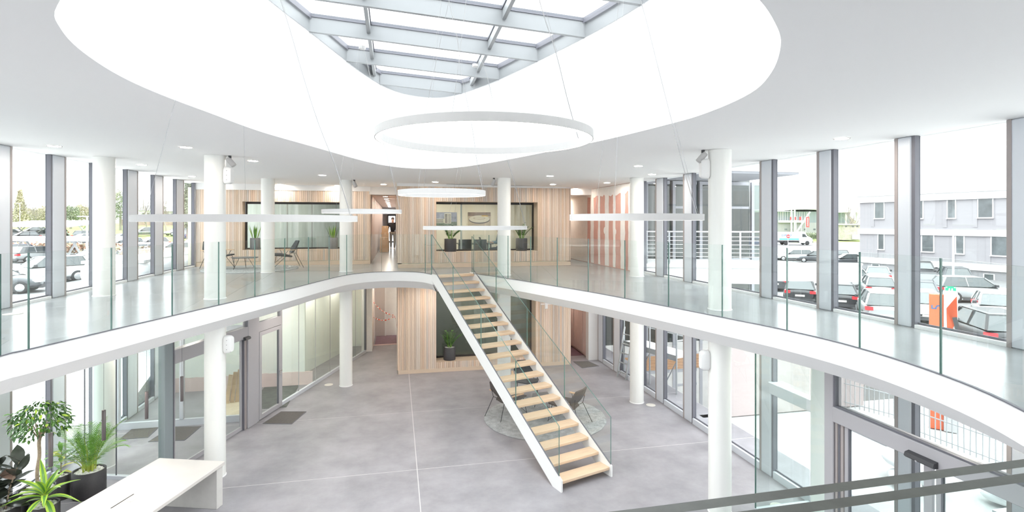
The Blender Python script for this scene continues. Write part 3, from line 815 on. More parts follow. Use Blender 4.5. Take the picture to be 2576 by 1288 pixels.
for side, cuts in ((-0.018, (1407, 1297.5, 1210, 1140, 1086)), (SW + 0.018, (1537, 1420, 1326, 1248, 1187))):
    ss = [s_at(q, side) for q in cuts]
    for a, c_ in zip(ss[:-1], ss[1:]):
        a2, c2 = a + 0.006, c_ - 0.006
        zb = lambda s: min(0.215 + (s + 0.04) * SL, FLOOR2 + 0.03) - 0.03
        zt_ = lambda s: 0.215 + (s + 0.04) * SL + gh
        prof = [(a2, zb(a2)), (c2, zb(c2)), (c2, min(zt_(c2), 4.66)), (a2, zt_(a2))]
        q = MB()
        L0 = [(side - 0.009, s, z) for s, z in prof]; L1 = [(side + 0.009, s, z) for s, z in prof]
        q.add(L0 + L1, [(0, 3, 2, 1), (4, 5, 6, 7)], 0, M=MS)
        q.add(L0 + L1, [(0, 1, 5, 4), (1, 2, 6, 5), (2, 3, 7, 6), (3, 0, 4, 7)], 1, M=MS)
        q.build('glass_panel', [STAIRGL, GEDGE], stair)
    q = MB()
    q.bar(MS @ Vector((side, ss[0], 0.225 + (ss[0] + .04) * SL)), MS @ Vector((side, ss[-1], 0.225 + (ss[-1] + .04) * SL)), 0.022, 0.012); q.build('glass_channel', ALUD, stair)

# ============================================================ gallery balustrades
RAILH = FLOOR2 + 1.15
GEDGE2 = mat('laminated_edge', (0.085, 0.092, 0.075), 0.35, noise=(25, 0.2))
def cut_edge(edge, xs):
    """split an edge polyline where the panel joints stand"""
    P = [Vector((x, y, 0)) for x, y in edge]; segs = []; marks = []
    for px in xs:
        best = None
        for i in range(len(P) - 1):
            if P[i].y < 3.0 and P[i + 1].y < 3.0: continue
            a, c_ = proj_x(P[i]) - px, proj_x(P[i + 1]) - px
            if a * c_ <= 0 and a != c_:
                best = i + a / (a - c_)
        if best is not None: marks.append(best)
    return P, marks
def seg_points(P, t0, t1):
    pt = lambda t: P[int(t)].lerp(P[min(int(t) + 1, len(P) - 1)], t - int(t))
    return [pt(t0)] + [P[k] for k in range(int(t0) + 1, int(math.ceil(t1)))] + [pt(t1)]
def rail_panel(pts, parent, th=0.018, z0=FLOOR2 + 0.012, z1=RAILH, m=None, edge=None):
    n = len(pts); L0, L1 = [], []
    for i, p in enumerate(pts):
        t = (pts[min(i + 1, n - 1)] - pts[max(i - 1, 0)]).normalized()
        nn = Vector((-t.y, t.x, 0)) * th / 2
        e = 0.006 if i == 0 else (-0.006 if i == n - 1 else 0)
        L0.append(p + nn + t * e); L1.append(p - nn + t * e)
    q = MB(); up = Vector((0, 0, 1))
    A = [p + up * z0 for p in L0] + [p + up * z1 for p in L0]; B_ = [p + up * z0 for p in L1] + [p + up * z1 for p in L1]
    q.add(A, [(i, i + n, i + n + 1, i + 1) for i in range(n - 1)], 0)
    q.add(B_, [(i, i + 1, i + n + 1, i + n) for i in range(n - 1)], 0)
    vs = A + B_; m2 = 2 * n
    q.add(vs, [(i + n, i + n + m2, i + n + 1 + m2, i + n + 1) for i in range(n - 1)] + [(0, m2, m2 + n, n), (n - 1, 2 * n - 1, m2 + 2 * n - 1, m2 + n - 1)], 1)
    return q.build('glass_panel', [m or RAILGL, edge or GEDGE], parent)
balL = thing('glass_balustrade', 'clear glass balustrade along the left curve of the gallery, ending at the stair', 'balustrade')
balR = thing('glass_balustrade', 'clear glass balustrade along the right curve of the gallery, from the stair to the front', 'balustrade')
P, mk = cut_edge(L_edge, (72, 280, 433, 550, 641, 716, 776, 828, 872, 960, 1070))
mk = [mk[0] - 2 * 5.2, mk[0] - 5.0] + mk + [len(P) - 1.001]
for a, c_ in zip(mk[:-1], mk[1:]):
    if c_ - a > 0.3: rail_panel(seg_points(P, max(a, 0), c_), balL)
P, mk = cut_edge(R_edge, (1230, 1278, 1335, 1402, 1480, 1572, 1682, 1817, 1980, 2163, 2367))
mk = [0.001] + mk + [mk[-1] + 6.0]
for a, c_ in zip(mk[:-1], mk[1:]): rail_panel(seg_points(P, a, c_), balR)
# own balustrade in front of the camera: two panes side by side
balN = thing('glass_balustrade', 'near glass balustrade with thick dark edges cutting the lower right corner', 'balustrade')
for dy in (0.0, 0.034):
    pts = [Vector((2.2, 0.60 + dy, 0)), Vector((0.9, 0.572 + dy, 0)), Vector((0.3, 0.566 + dy, 0)), Vector((-0.6, 0.566 + dy, 0))]
    rail_panel(pts, balN, 0.02, FLOOR2 + 0.02, RAILH, edge=GEDGE2)

# ============================================================ lamps
def ring_lamp(label, px, d, D, z, apex_shift=0.0, t=0.065, phase=0.0, label_cat='ring lamp'):
    x = (px - 1288) * d / FPX
    c_ = Vector((x * CA + d * SA, -x * SA + d * CA, z)); r = D / 2; w = 0.045
    o = thing('ring_pendant', label, label_cat, c_, group='white ring pendants under the skylight')
    n = 96
    circ = lambda rr, zz: [(rr * math.cos(2 * PI * k / n), rr * math.sin(2 * PI * k / n), zz) for k in range(n)]
    q = MB(); q.loft([circ(r - w, -t / 2), circ(r - w, t / 2), circ(r, t / 2), circ(r, -t / 2), circ(r - 0.008, -t / 2)], False, False, smooth=False)
    h = q.build('housing', LAMPW, o)
    q = MB(); q.loft([circ(r - w, -t / 2 + 0.002), circ(r - 0.008, -t / 2 + 0.002)], False, False); q.build('diffuser', DIFF, o)
    bv = min(BEAM_V, key=lambda q_: abs(q_ - c_.y)); ay = bv - c_.y
    zs = sky_z(c_.x, bv) - 0.02 - z
    top = Vector((apex_shift, ay, zs))
    for k in range(3):
        a = -YAW + phase + k * 2 * PI / 3
        e = Vector(((r - w / 2) * math.cos(a), (r - w / 2) * math.sin(a), t / 2))
        q = MB(); q.tube([e, top + Vector((0.03 * math.cos(a), 0.03 * math.sin(a), -0.02))], 0.0016, 5); q.build('wire', CABLE, o)
        if k == 0:
            q = MB(); off = Vector((-0.012, 0.012, 0)); pts = [e + off]
            for i in range(1, 7):
                p = (e + off).lerp(top, i / 7.0); p += Vector((rnd.uniform(-1, 1), rnd.uniform(-1, 1), 0)) * 0.018; pts.append(p)
            q.tube(spline(pts + [top], 3), 0.0038, 6); q.build('power_cable', CABLE, o)
    q = MB(); q.lathe([(0.06, zs - 0.03), (0.06, zs + 0.018)], 20, M=Matrix.Translation((apex_shift, 0, 0))); q.build('canopy', LAMPW, o)
    return o
ring_lamp('large white ring pendant high under the skylight, seen from below', 1220, 4.50, 1.80, 5.715, phase=0.32)
ring_lamp('widest white ring pendant seen edge-on in front of the left windows', 636, 5.65, 2.12, 5.04, phase=0.0)
ring_lamp('small white ring pendant before the left column next to the corridor', 911.5, 9.7, 1.40, 5.20, phase=0.1)
ring_lamp('small white ring pendant showing its glowing underside above the corridor', 1112, 7.3, 1.185, 5.40, phase=0.1)
ring_lamp('white ring pendant hanging lowest, in front of the meeting room window', 1196, 10.35, 2.0, 4.90, phase=0.05)
ring_lamp('white ring pendant before the pink plasterboard wall on the right', 1598, 5.75, 1.40, 5.055, phase=0.0)

dl = [(137, 368), (468, 371), (357, 415), (483, 444), (637, 405), (811, 441), (705, 464), (849, 467), (965, 464), (1095, 458), (1384, 443), (1391, 464), (1606, 418), (1641, 439), (1527, 460), (2118, 349), (567, 462), (1448, 475)]
dlab = ['over the first left windows', 'largest one in front of the left spotlight column', 'between two left columns near the windows', 'small one near the far left windows', 'right of the left spotlight column',
        'above the wide ring pendant, mid ceiling', 'above the timber wall, right of the lounge column', 'beside the spotlight of the corridor column', 'just before the corridor opening', 'above the small glowing ring pendant',
        'above the timber block, nearer of two', 'above the timber block, farther of two', 'before the right columns, nearer of two', 'before the right columns, farther of two', 'near the pink plasterboard wall',
        'over the first right windows', 'behind the left spotlight column', 'in the corner by the pink wall']
base = None
for (px, py), t in zip(dl, dlab):
    p = at(px, py, 6.29)
    for _ in range(4): p = at(px, py, ceil_z(p.x) - 0.004)
    if base is None:
        o = base = thing('downlight', '', 'downlight', (0, 0, 0))
        MB().lathe([(0.105, -0.006), (0.115, 0.0), (0.095, 0.0), (0.092, -0.004)], 32, cap=False).build('trim_ring', LAMPW, o)
        MB().lathe([(0.0001, -0.001), (0.094, -0.001)], 32, cap=False, smooth=False).build('lens', WARM, o)
    else: o = copy_tree(base)
    o.location = (p.x, p.y, ceil_z(p.x) - 0.002)
    tag(o, 'round warm recessed downlight ' + t, 'downlight', 'recessed ceiling downlights')
for k in range(8):
    o = copy_tree(base); o.location = (-0.41, 22.3 + 2.1 * k, 6.048)
    tag(o, 'warm recessed downlight number %d from the front in the corridor ceiling' % (k + 1), 'downlight', 'corridor downlights')
    if k == 0: o['label'] = 'warm recessed downlight at the front of the corridor ceiling row'
    elif k == 7: o['label'] = 'warm recessed downlight at the far end of the corridor ceiling row'
    else: o['label'] = '%s warm recessed downlight along the corridor ceiling row' % ['', 'second', 'third', 'fourth', 'fifth', 'sixth', 'seventh'][k]
def spot(label, col_xy, ang, tilt, top):
    x, y = col_xy; dx, dy = math.cos(ang), math.sin(ang)
    o = thing('spotlight', label, 'spotlight', (x + dx * (CR + 0.10), y + dy * (CR + 0.10), top))
    MB().lathe([(0.03, 0), (0.03, -0.05)], 12).build('bracket', DGREY, o)
    M = Matrix.Translation((0, 0, -0.10)) @ Matrix.Rotation(ang, 4, 'Z') @ Matrix.Rotation(tilt, 4, 'Y')
    MB().lathe([(0.05, 0.06), (0.052, -0.13), (0.045, -0.13)], 20, M=M).build('lamp_head', LAMPW, o)
    MB().lathe([(0.0001, -0.125), (0.046, -0.125)], 20, M=M, cap=False, smooth=False).build('lens', LENS, o)
RT = -YAW
spot('white spotlight at the top of the left gallery column', (-3.49, 11.60), RT, -0.7, ceil_z(-3.3))
spot('white spotlight at the top of the right gallery column', (5.48, 8.32), PI + RT, -0.7, ceil_z(5.2))
spot('white spotlight on the column beside the corridor opening', (-1.50, 17.20), RT - 0.3, -0.5, ceil_z(-1.3))
spot('white spotlight on the column before the meeting room', (3.02, 15.04), PI + RT, -0.4, ceil_z(2.8))
def speaker(label, col_xy, ang, z):
    x, y = col_xy
    o = thing('loudspeaker', label, 'speaker', (x, y, z)); o.rotation_euler = (0, 0, ang)
    q = MB(); rings = []
    pts = [(math.copysign(abs(math.cos(a)) ** 0.45, math.cos(a)), math.copysign(abs(math.sin(a)) ** 0.45, math.sin(a))) for a in [2 * PI * k / 28 for k in range(28)]]
    for xx, s in ((CR + 0.0, 0.8), (CR + 0.02, 1.0), (CR + 0.11, 0.95), (CR + 0.15, 0.8)):
        rings.append([(xx, 0.085 * s * a, 0.175 * s * c_) for a, c_ in pts])
    q.loft(rings, True, True, smooth=True); q.build('cabinet', WHITE, o)
    for zz in (-0.09, 0, 0.09):
        MB().lathe([(0.006, 0), (0.006, 0.003)], 8, M=Matrix.Translation((CR + 0.08, -0.084, zz)) @ Matrix.Rotation(PI / 2, 4, 'X')).build('screw', DGREY, o)
    MB().box(CR - 0.02, CR + 0.02, -0.03, 0.03, -0.04, 0.04).build('bracket', WHITE, o)
speaker('white loudspeaker high on the left gallery column', (-3.49, 11.6), RT, 5.93)
speaker('white loudspeaker high on the right gallery column', (5.48, 8.32), PI + RT, 5.93)
speaker('white loudspeaker on the ground floor column by the left sliding door', (-3.49, 11.6), RT, 2.60)
speaker('white loudspeaker on the ground floor column by the right lobby', (5.48, 8.32), PI + RT, 2.62)
for k, (a, c_) in enumerate(((1123, 1228), (1236, 1338))):
    p, r = onv(a, 470, 17.9), onv(c_, 471, 17.9)
    o = thing('slot_diffuser', ['left dark slot diffuser in the ceiling before the timber block', 'right dark slot diffuser in the ceiling before the timber block'][k], 'air vent', (0, 0, 0))
    MB().box(p.x, r.x, 17.80, 17.90, ceil_z(p.x) - 0.008, ceil_z(r.x) - 0.003).build('slot', ALUD, o)
    MB().box(p.x, r.x, 17.78, 17.80, ceil_z(p.x) - 0.012, ceil_z(r.x) - 0.003).build('slot_frame', WHITE, o)

k = 0
for x, y, t in [(-4.9, 7.0, 'left gallery, over the desk'), (-4.6, 9.6, 'left gallery, before the lobby'), (-5.4, 13.3, 'glass lobby, nearer'), (-4.6, 13.6, 'glass lobby, by the sliding door'), (-5.6, 16.2, 'unfinished left room, window side'), (-4.2, 16.4, 'unfinished left room, middle'), (-3.4, 16.6, 'unfinished left room, by the partition'), (-2.4, 14.9, 'left gallery, before the hinged door'),
                (-1.2, 18.6, 'recess end of the hall'), (1.0, 17.2, 'timber block, left'), (3.0, 16.7, 'timber block, middle'), (4.6, 16.2, 'timber block, right'), (5.6, 12.6, 'right gallery, by the slim column'), (6.3, 10.2, 'right gallery, middle'), (6.0, 16.0, 'right gallery, far end'), (6.6, 7.8, 'right glass lobby, far'), (6.7, 5.2, 'right glass lobby, near'), (-5.6, 5.0, 'left gallery, near end'),
                (-5.9, 12.7, 'glass lobby, added fill by its end screen'), (-4.9, 12.4, 'glass lobby, added fill next to the blue-grey post'), (-2.4, 19.0, 'room behind the glazed partition, added fill, nearer'), (-1.9, 20.8, 'room behind the glazed partition, added fill, farther'), (2.0, 19.4, 'dim ground floor room, left'), (4.2, 19.4, 'dim ground floor room, right')]:  # end screen, blue-grey post and glazed partition lamps are added fill light
    o = copy_tree(base); o.location = (x, y, SOF - 0.002); tag(o, 'recessed downlight in the soffit of the ' + t, 'downlight', 'soffit downlights of the ground floor')

# ============================================================ desk and its lamps
PALE = mat('pale_stone_top', (0.66, 0.625, 0.59), 0.5, noise=(1.4, 0.035), stretch=(1, 1, 1))
PALE2 = mat('pale_stone_leg', (0.64, 0.62, 0.59), 0.6, noise=(5, 0.05))
desk = thing('reception_desk', 'long pale stone table in the lower left corner with slab legs', 'table', (-2.97, 10.40, 0))
XD = Vector((-0.949, 0.316, 0)); YD = Vector((-0.316, -0.949, 0))     # across to the left, along towards the camera
MD = Matrix(((XD.x, YD.x, 0, 0), (XD.y, YD.y, 0, 0), (0, 0, 1, 0), (0, 0, 0, 1)))
MB().box(0, 1.26, 0, 3.9, 0.70, 0.76, M=MD, bev=0.006).build('table_top', PALE, desk)
for a in (0.03, 3.7):
    MB().box(0.02, 1.24, a, a + 0.16, 0.0, 0.70, M=MD, bev=0.006).build('slab_leg', PALE2, desk)
MB().box(0.52, 0.80, 1.30, 1.46, 0.7601, 0.763, M=MD).build('cable_flap', PALE, desk)
MB().box(0.665, 0.681, 1.24, 1.66, 0.763, 0.7655, M=MD).build('flap_slot', BLACKF, desk)
for k in range(4):
    c_ = Vector((-4.53, 8.35, 1.725)).lerp(Vector((-3.82, 10.85, 1.74)), k / 3.0)
    lab = ['nearest of the four slim dark cylinder lamps over the pale desk, before the ficus', 'second slim dark cylinder lamp over the pale desk, beside the palm', 'third slim dark cylinder lamp over the pale desk, before the lobby mats', 'farthest slim dark cylinder lamp over the pale desk, next to the column'][k]
    o = thing('cylinder_pendant', lab, 'pendant lamp', c_, group='dark cylinder pendants over the desk')
    MB().lathe([(0.026, 0.0), (0.0265, 0.45), (0.006, 0.452)], 18).build('shade', mat('dark_bronze', (0.10, 0.085, 0.085), 0.45, metal=0.4) if k == 0 else bpy.data.materials['dark_bronze'], o)
    MB().lathe([(0.0001, 0.004), (0.02, 0.004)], 14, cap=False).build('lens', LENS, o)
    MB().tube([(0, 0, 0.45), (0, 0, SOF - c_.z)], 0.0022, 6).build('cord', DGREY, o)

# ============================================================ plants
LEAFD = mat('leaf_dark_green', (0.055, 0.14, 0.035), 0.35, noise=(9, 0.3))
LEAFM = mat('leaf_mid_green', (0.10, 0.24, 0.04), 0.4, noise=(9, 0.3))
LEAFL = mat('leaf_lime', (0.42, 0.62, 0.07), 0.4, noise=(6, 0.15))
LEAFS = mat('leaf_stripe', (0.12, 0.30, 0.07), 0.35)
LEAFY = mat('leaf_yellow', (0.62, 0.58, 0.10), 0.45)
PALMG = mat('palm_green', (0.17, 0.36, 0.06), 0.45, noise=(9, 0.25))
PALMS = mat('palm_stem', (0.42, 0.50, 0.08), 0.45)
RUBB = mat('rubber_leaf', (0.060, 0.070, 0.055), 0.22, spec=0.7, noise=(5, 0.25))
RUBR = mat('rubber_leaf_underside', (0.42, 0.28, 0.22), 0.5)
BARK = mat('pale_bark', (0.46, 0.36, 0.26), 0.8, noise=(20, 0.3), bump=0.4)
PEB = mat('white_pebbles', (0.78, 0.77, 0.74), 0.6, noise=(30, 0.2))
POTM = mat('anthracite_pot', (0.045, 0.042, 0.045), 0.55, noise=(140, 0.35), bump=0.15, bscale=200)
POTG = mat('grey_pot', (0.15, 0.16, 0.17), 0.6, noise=(20, 0.15))
def pot(parent, r, h, m=POTM, pebbles=True, pr=0.018, oval=1.0):
    S = Matrix.Diagonal((oval, 1, 1, 1))
    MB().lathe([(r * 0.96, 0), (r, 0.02), (r, h), (r - 0.012, h + 0.004), (r - 0.025, h), (r - 0.025, h - 0.05)], 36, M=S, cap=True).build('pot', m, parent)
    if pebbles:
        q = MB(); R = random.Random(3)
        q.lathe([(0.001, h - 0.03), (r - 0.027, h - 0.032)], 20, M=S, cap=False)
        for i in range(int(90 * (r / 0.22) ** 2 * (0.018 / pr) ** 1)):
            a, rr = R.uniform(0, 2 * PI), (r - 0.05) * math.sqrt(R.random())
            q.ball((rr * math.cos(a) * oval, rr * math.sin(a), h - 0.025 + R.uniform(0, 0.012)), pr * R.uniform(0.7, 1.3), 4, sc=(1.4, 1.0, 0.55), M=Matrix.Identity(4))
        q.build('pebbles', PEB, parent, 'stuff')
def leaf_geo(L, W, bend=0.3, n=6, fold=0.1, tip=1.0, base=0.06):
    """a leaf along +x, returns (verts, faces, strip index)"""
    vs, fs, st = [], [], []
    for i in range(n + 1):
        t = i / n; w = W * (math.sin(PI * min(1, (t * 0.92 + base)) ** tip))
        w = max(w, 0.002)
        x = L * t * (1 - 0.15 * bend * t); z = -bend * L * t * t
        for k, y in enumerate((-1, -0.4, 0, 0.4, 1)):
            vs.append((x, y * w, z + abs(y) * w * fold))
    for i in range(n):
        for k in range(4):
            a = 5 * i + k; fs.append((a, a + 5, a + 6, a + 1)); st.append(0 if k in (0, 3) else 1)
    return vs, fs, st
def add_leaf(q, M, L, W, bend=0.3, n=6, fold=0.1, mats=(0, 0), tip=1.0):
    vs, fs, st = leaf_geo(L, W, bend, n, fold, tip)
    for s in (0, 1):
        q.add(vs, [f for f, t in zip(fs, st) if t == s], mats[s], smooth=True, M=M)
    return q
def aim(pos, az, el, roll=0.0):
    return Matrix.Translation(pos) @ Matrix.Rotation(az, 4, 'Z') @ Matrix.Rotation(-el, 4, 'Y') @ Matrix.Rotation(roll, 4, 'X')

# areca palm
pp = Vector((-5.50, 11.26, 0))
palm = thing('potted_palm', 'feathery green palm in an anthracite pot with white pebbles beside the desk', 'plant', pp)
pot(palm, 0.235, 0.47, oval=1.12)
R = random.Random(11)
for i in range(22):
    az = 2 * PI * i / 22 + R.uniform(-0.2, 0.2); lean = (0.30, 0.75, 1.25, 1.65)[i % 4] + R.uniform(-0.12, 0.12); L = R.uniform(0.66, 0.9) * (1.05, 1.0, 0.95, 0.8)[i % 4]
    if i == 4: az, lean, L = -0.15, 0.85, 1.05
    r0 = R.uniform(0.02, 0.09)
    pts = []
    p = Vector((math.cos(az) * r0, math.sin(az) * r0, 0.44)); n = 14
    for k in range(n + 1):
        pts.append(p.copy()); t = k / n; an = lean * (0.22 + 0.95 * t ** 1.3)
        p += Vector((math.cos(az) * math.sin(an), math.sin(az) * math.sin(an), math.cos(an))) * (L / n)
    q = MB(); q.tube(pts, [0.007 * (1 - 0.8 * k / n) for k in range(n + 1)], 5, mi=1)
    for k in range(4, n + 1):
        for s2_ in (0, 0.5):
            if k == n and s2_: continue
            b0 = pts[k].lerp(pts[min(k + 1, n)], s2_); t = (pts[min(k + 1, n)] - pts[k - 1]).normalized()
            for sg in (-1, 1):
                side = t.cross(Vector((0, 0, 1))).normalized() * sg
                d = (t * 0.75 + side * 0.8 + Vector((0, 0, 0.15))).normalized()
                ll = 0.27 * math.sin(PI * min(0.98, (k - 3.2) / (n - 2.2))) + 0.06
                up = d.cross(t).normalized()
                w = 0.0075
                a, b1, c1 = b0, b0 + d * ll * 0.55 + Vector((0, 0, -0.01)), b0 + d * ll + Vector((0, 0, -0.05))
                tv = t * w
                q.add([a - tv * .4, a + tv * .4, b1 + tv, b1 - tv, c1], [(0, 1, 2, 3), (3, 2, 4)], 0)
    q.build('frond', [PALMG, PALMS], palm)
q = MB()
for i in range(12):
    a = R.uniform(0, 2 * PI); r = R.uniform(0.02, 0.09)
    q.tube([(r * math.cos(a), r * math.sin(a), 0.42), (r * 1.3 * math.cos(a), r * 1.3 * math.sin(a), 0.70)], [0.014, 0.008], 6)
q.build('stems', PALMS, palm)

# ficus standard
fp = Vector((-5.95, 10.60, 0))
fic = thing('potted_ficus', 'ficus tree with a round leafy crown on a bare pale trunk, behind the striped plant', 'plant', fp)
pot(fic, 0.26, 0.50)
tr = [(0.02, 0.0, 0.45), (0.0, 0.0, 0.75), (0.035, 0.0, 1.05), (0.03, 0.0, 1.28), (0.07, 0.0, 1.5)]
q = MB(); q.tube(spline([Vector(t) for t in tr], 5), 0.027, 10)
R = random.Random(5)
for i in range(9):
    a = R.uniform(0, 2 * PI); e = Vector((0.26 * math.cos(a), 0.26 * math.sin(a), 1.6 + R.uniform(-.1, .25)))
    q.tube([(0.04, 0, 1.32), Vector((0.04, 0, 1.4)).lerp(e, 0.5), e], [0.012, 0.008, 0.004], 6)
q.build('trunk', BARK, fic)
q = MB(); crown = Vector((0.05, 0, 1.66))
for i in range(620):
    th, ph = R.uniform(0, 2 * PI), math.acos(R.uniform(-0.75, 1)); rr = R.uniform(0.55, 1.0) ** 0.5
    bump = 1 + 0.16 * math.sin(3 * th + 1) * math.sin(4 * ph)
    p = crown + Vector((math.cos(th) * math.sin(ph) * 0.40, math.sin(th) * math.sin(ph) * 0.40, math.cos(ph) * 0.33 - 0.02)) * rr * bump
    add_leaf(q, aim(p, th + R.uniform(-0.9, 0.9), R.uniform(-1.1, 0.1), R.uniform(-0.6, 0.6)), R.uniform(0.07, 0.11), R.uniform(0.016, 0.023), 0.25, 3, 0.25, (i % 3 if i % 11 else 3,) * 2)
q.build('foliage', [LEAFD, LEAFM, LEAFD, LEAFL], fic, 'stuff')

# striped dracaena in front
dp = deep(112, 560, 8.68); dp.z = 0
dra = thing('potted_dracaena', 'plant with long lime and green striped strap leaves in a dark pot, front left', 'plant', dp)
pot(dra, 0.20, 0.45)
q = MB(); q.tube([(0, 0, 0.40), (0.0, 0, 0.62)], 0.03, 8); q.build('stem', PALMS, dra)
R = random.Random(8)
for i in range(19):
    az = 2.4 * i + R.uniform(-0.2, 0.2); el = 1.25 - 0.062 * i + R.uniform(-0.1, 0.1)
    q = MB(); add_leaf(q, aim((0.01, 0, 0.62 - 0.006 * i), az, el), R.uniform(0.42, 0.60), R.uniform(0.040, 0.055), 0.25 + 0.03 * i, 9, 0.35, (0, 1)); q.build('leaf', [LEAFL, LEAFS], dra)

# rubber plant at the frame edge
rp = deep(4, 560, 8.55); rp.z = 0
rub = thing('potted_rubber_plant', 'dark rubber plant with broad glossy leaves at the far left edge', 'plant', rp)
pot(rub, 0.23, 0.46)
R = random.Random(21)
for s in range(3):
    a = s * 2.1 + 0.2; q = MB(); bx, by = 0.05 * math.cos(a), 0.05 * math.sin(a); top = Vector((bx * 4.5, by * 3.5, 1.15 - 0.12 * s))
    q.tube([(bx, by, 0.42), (bx * 2, by * 2, 0.75), top], [0.014, 0.012, 0.006], 7); q.build('stem', BARK, rub)
    for i in range(16):
        t = (i + 1) / 16; p = Vector((bx, by, 0.45)).lerp(top, t)
        q = MB(); add_leaf(q, aim(p, 2.4 * i + s, 0.15 + 0.9 * t + R.uniform(-0.2, 0.2), R.uniform(-0.5, 0.5)), R.uniform(0.26, 0.36), R.uniform(0.080, 0.105), 0.2, 6, 0.12, (0, 0))
        o = q.build('leaf', [RUBR if (i == 9 and s == 0) else RUBB], rub)
# croton behind the ficus
cp = deep(152, 560, 9.75); cp.z = 0
cro = thing('potted_croton', 'small plant with yellow and grey-green leaves behind the ficus trunk', 'plant', cp)
pot(cro, 0.15, 0.42)
R = random.Random(31)
q = MB(); q.tube([(0, 0, 0.38), (0.02, 0, 0.85)], [0.012, 0.006], 6); q.build('stem', BARK, cro)
for i in range(16):
    q = MB(); add_leaf(q, aim((0.01, 0, 0.48 + 0.025 * i), 2.4 * i, 0.5 + R.uniform(-0.4, 0.5)), R.uniform(0.18, 0.26), 0.035, 0.35, 5, 0.2, (0, 0)); q.build('leaf', LEAFY if i % 3 == 0 else LEAFM, cro)

# zamia plants in black round pots
def zamia(label, loc, s=1.0, seed=1):
    o = thing('potted_zamia', label, 'plant', loc, group='black potted zamia plants in the timber niches')
    pot(o, 0.205, 0.43, DGREY, True, 0.02)
    R = random.Random(seed)
    for i in range(11):
        az = 2.4 * i + R.uniform(-.3, .3); lean = R.uniform(0.15, 0.95); L = R.uniform(0.36, 0.58) * s
        p = Vector((0.05 * math.cos(az), 0.05 * math.sin(az), 0.40)); pts = []; n = 10
        for k in range(n + 1):
            pts.append(p.copy()); an = lean * (0.5 + 0.8 * k / n)
            p += Vector((math.cos(az) * math.sin(an), math.sin(az) * math.sin(an), math.cos(an))) * (L / n)
        q = MB(); q.tube(pts, [0.011 * (1 - 0.7 * k / n) for k in range(n + 1)], 5, mi=1)
        for k in range(3, n + 1):
            for sg in (-1, 1):
                add_leaf(q, aim(pts[k], az + sg * 1.25 * (1 if k < n else 0.3), 0.45), 0.115, 0.024, 0.1, 3, 0.2, (0, 0))
        q.build('frond', [LEAFD if i % 3 else LEAFM, PALMG], o)
    return o
pz = onv(1133, 634, BV + 0.26); zamia('black potted zamia left of the niche of the meeting room, beside the stair rail', (pz.x, BV + 0.26, up_hole[2]), 1.0, 2)
pz = onv(1312, 634, BV + 0.26); zamia('potted zamia at the right end of the meeting room niche', (pz.x, BV + 0.26, up_hole[2]), 1.0, 4)
pz = onv(1131, 895, BV + 0.20); zamia('black potted zamia in the ground floor niche under the stair top', (pz.x, BV + 0.24, lo_hole[2]), 1.0, 6)
def sansevieria(label, loc, seed):
    o = thing('potted_sansevieria', label, 'plant', loc, group='grey potted sansevierias on the left niche sill')
    pot(o, 0.165, 0.40, POTG, True, 0.02)
    R = random.Random(seed)
    for i in range(15):
        a = R.uniform(0, 2 * PI); r = R.uniform(0.0, 0.10)
        q = MB(); add_leaf(q, aim((r * math.cos(a), r * math.sin(a), 0.38), a, 1.5 - r * 4 * R.uniform(0.5, 1)), R.uniform(0.32, 0.52), 0.022, -0.05, 6, 0.3, (1, 0), 0.8); q.build('leaf', [LEAFM, LEAFL if i % 2 else LEAFM], o)
for k, px in enumerate((642, 838)):
    p = onv(px, 626, LV + 0.17)
    sansevieria(['grey potted sansevieria on the timber sill above the left lounge chair', 'grey potted sansevieria on the timber sill left of the corridor column'][k], (p.x, LV + 0.165, lh[2]), 50 + k)

# ============================================================ lounge furniture
FELT = mat('charcoal_felt', (0.075, 0.08, 0.085), 0.9, noise=(60, 0.15))
FELT2 = mat('taupe_felt', (0.115, 0.10, 0.092), 0.9, noise=(60, 0.15))
ARM = mat('oak_arm', (0.70, 0.48, 0.30), 0.5, noise=(3, 0.08), stretch=(1, 12, 12))
WIRE = mat('black_wire', (0.03, 0.03, 0.032), 0.45)
def shell(q, prof, th=0.02):
    """faceted upholstered shell; prof is rows of points from edge to edge"""
    n = len(prof[0])
    top = [Vector(p) for r in prof for p in r]
    rows = len(prof); nor = Vector((0, 0, 0))
    fs = [(i * n + k, i * n + k + 1, (i + 1) * n + k + 1, (i + 1) * n + k) for i in range(rows - 1) for k in range(n - 1)]
    for f in fs: nor += (top[f[1]] - top[f[0]]).cross(top[f[2]] - top[f[0]])
    nor.normalize()
    bot = [p - nor * th for p in top]; N = len(top)
    q.add(top + bot, fs + [tuple(N + i for i in f[::-1]) for f in fs])
    loop = [k for k in range(n)] + [i * n + n - 1 for i in range(1, rows)] + [(rows - 1) * n + k for k in range(n - 2, -1, -1)] + [i * n for i in range(rows - 2, 0, -1)]
    for a, b1 in zip(loop, loop[1:] + loop[:1]): q.add([top[a], top[b1], bot[b1], bot[a]], [(0, 3, 2, 1)])
    return q
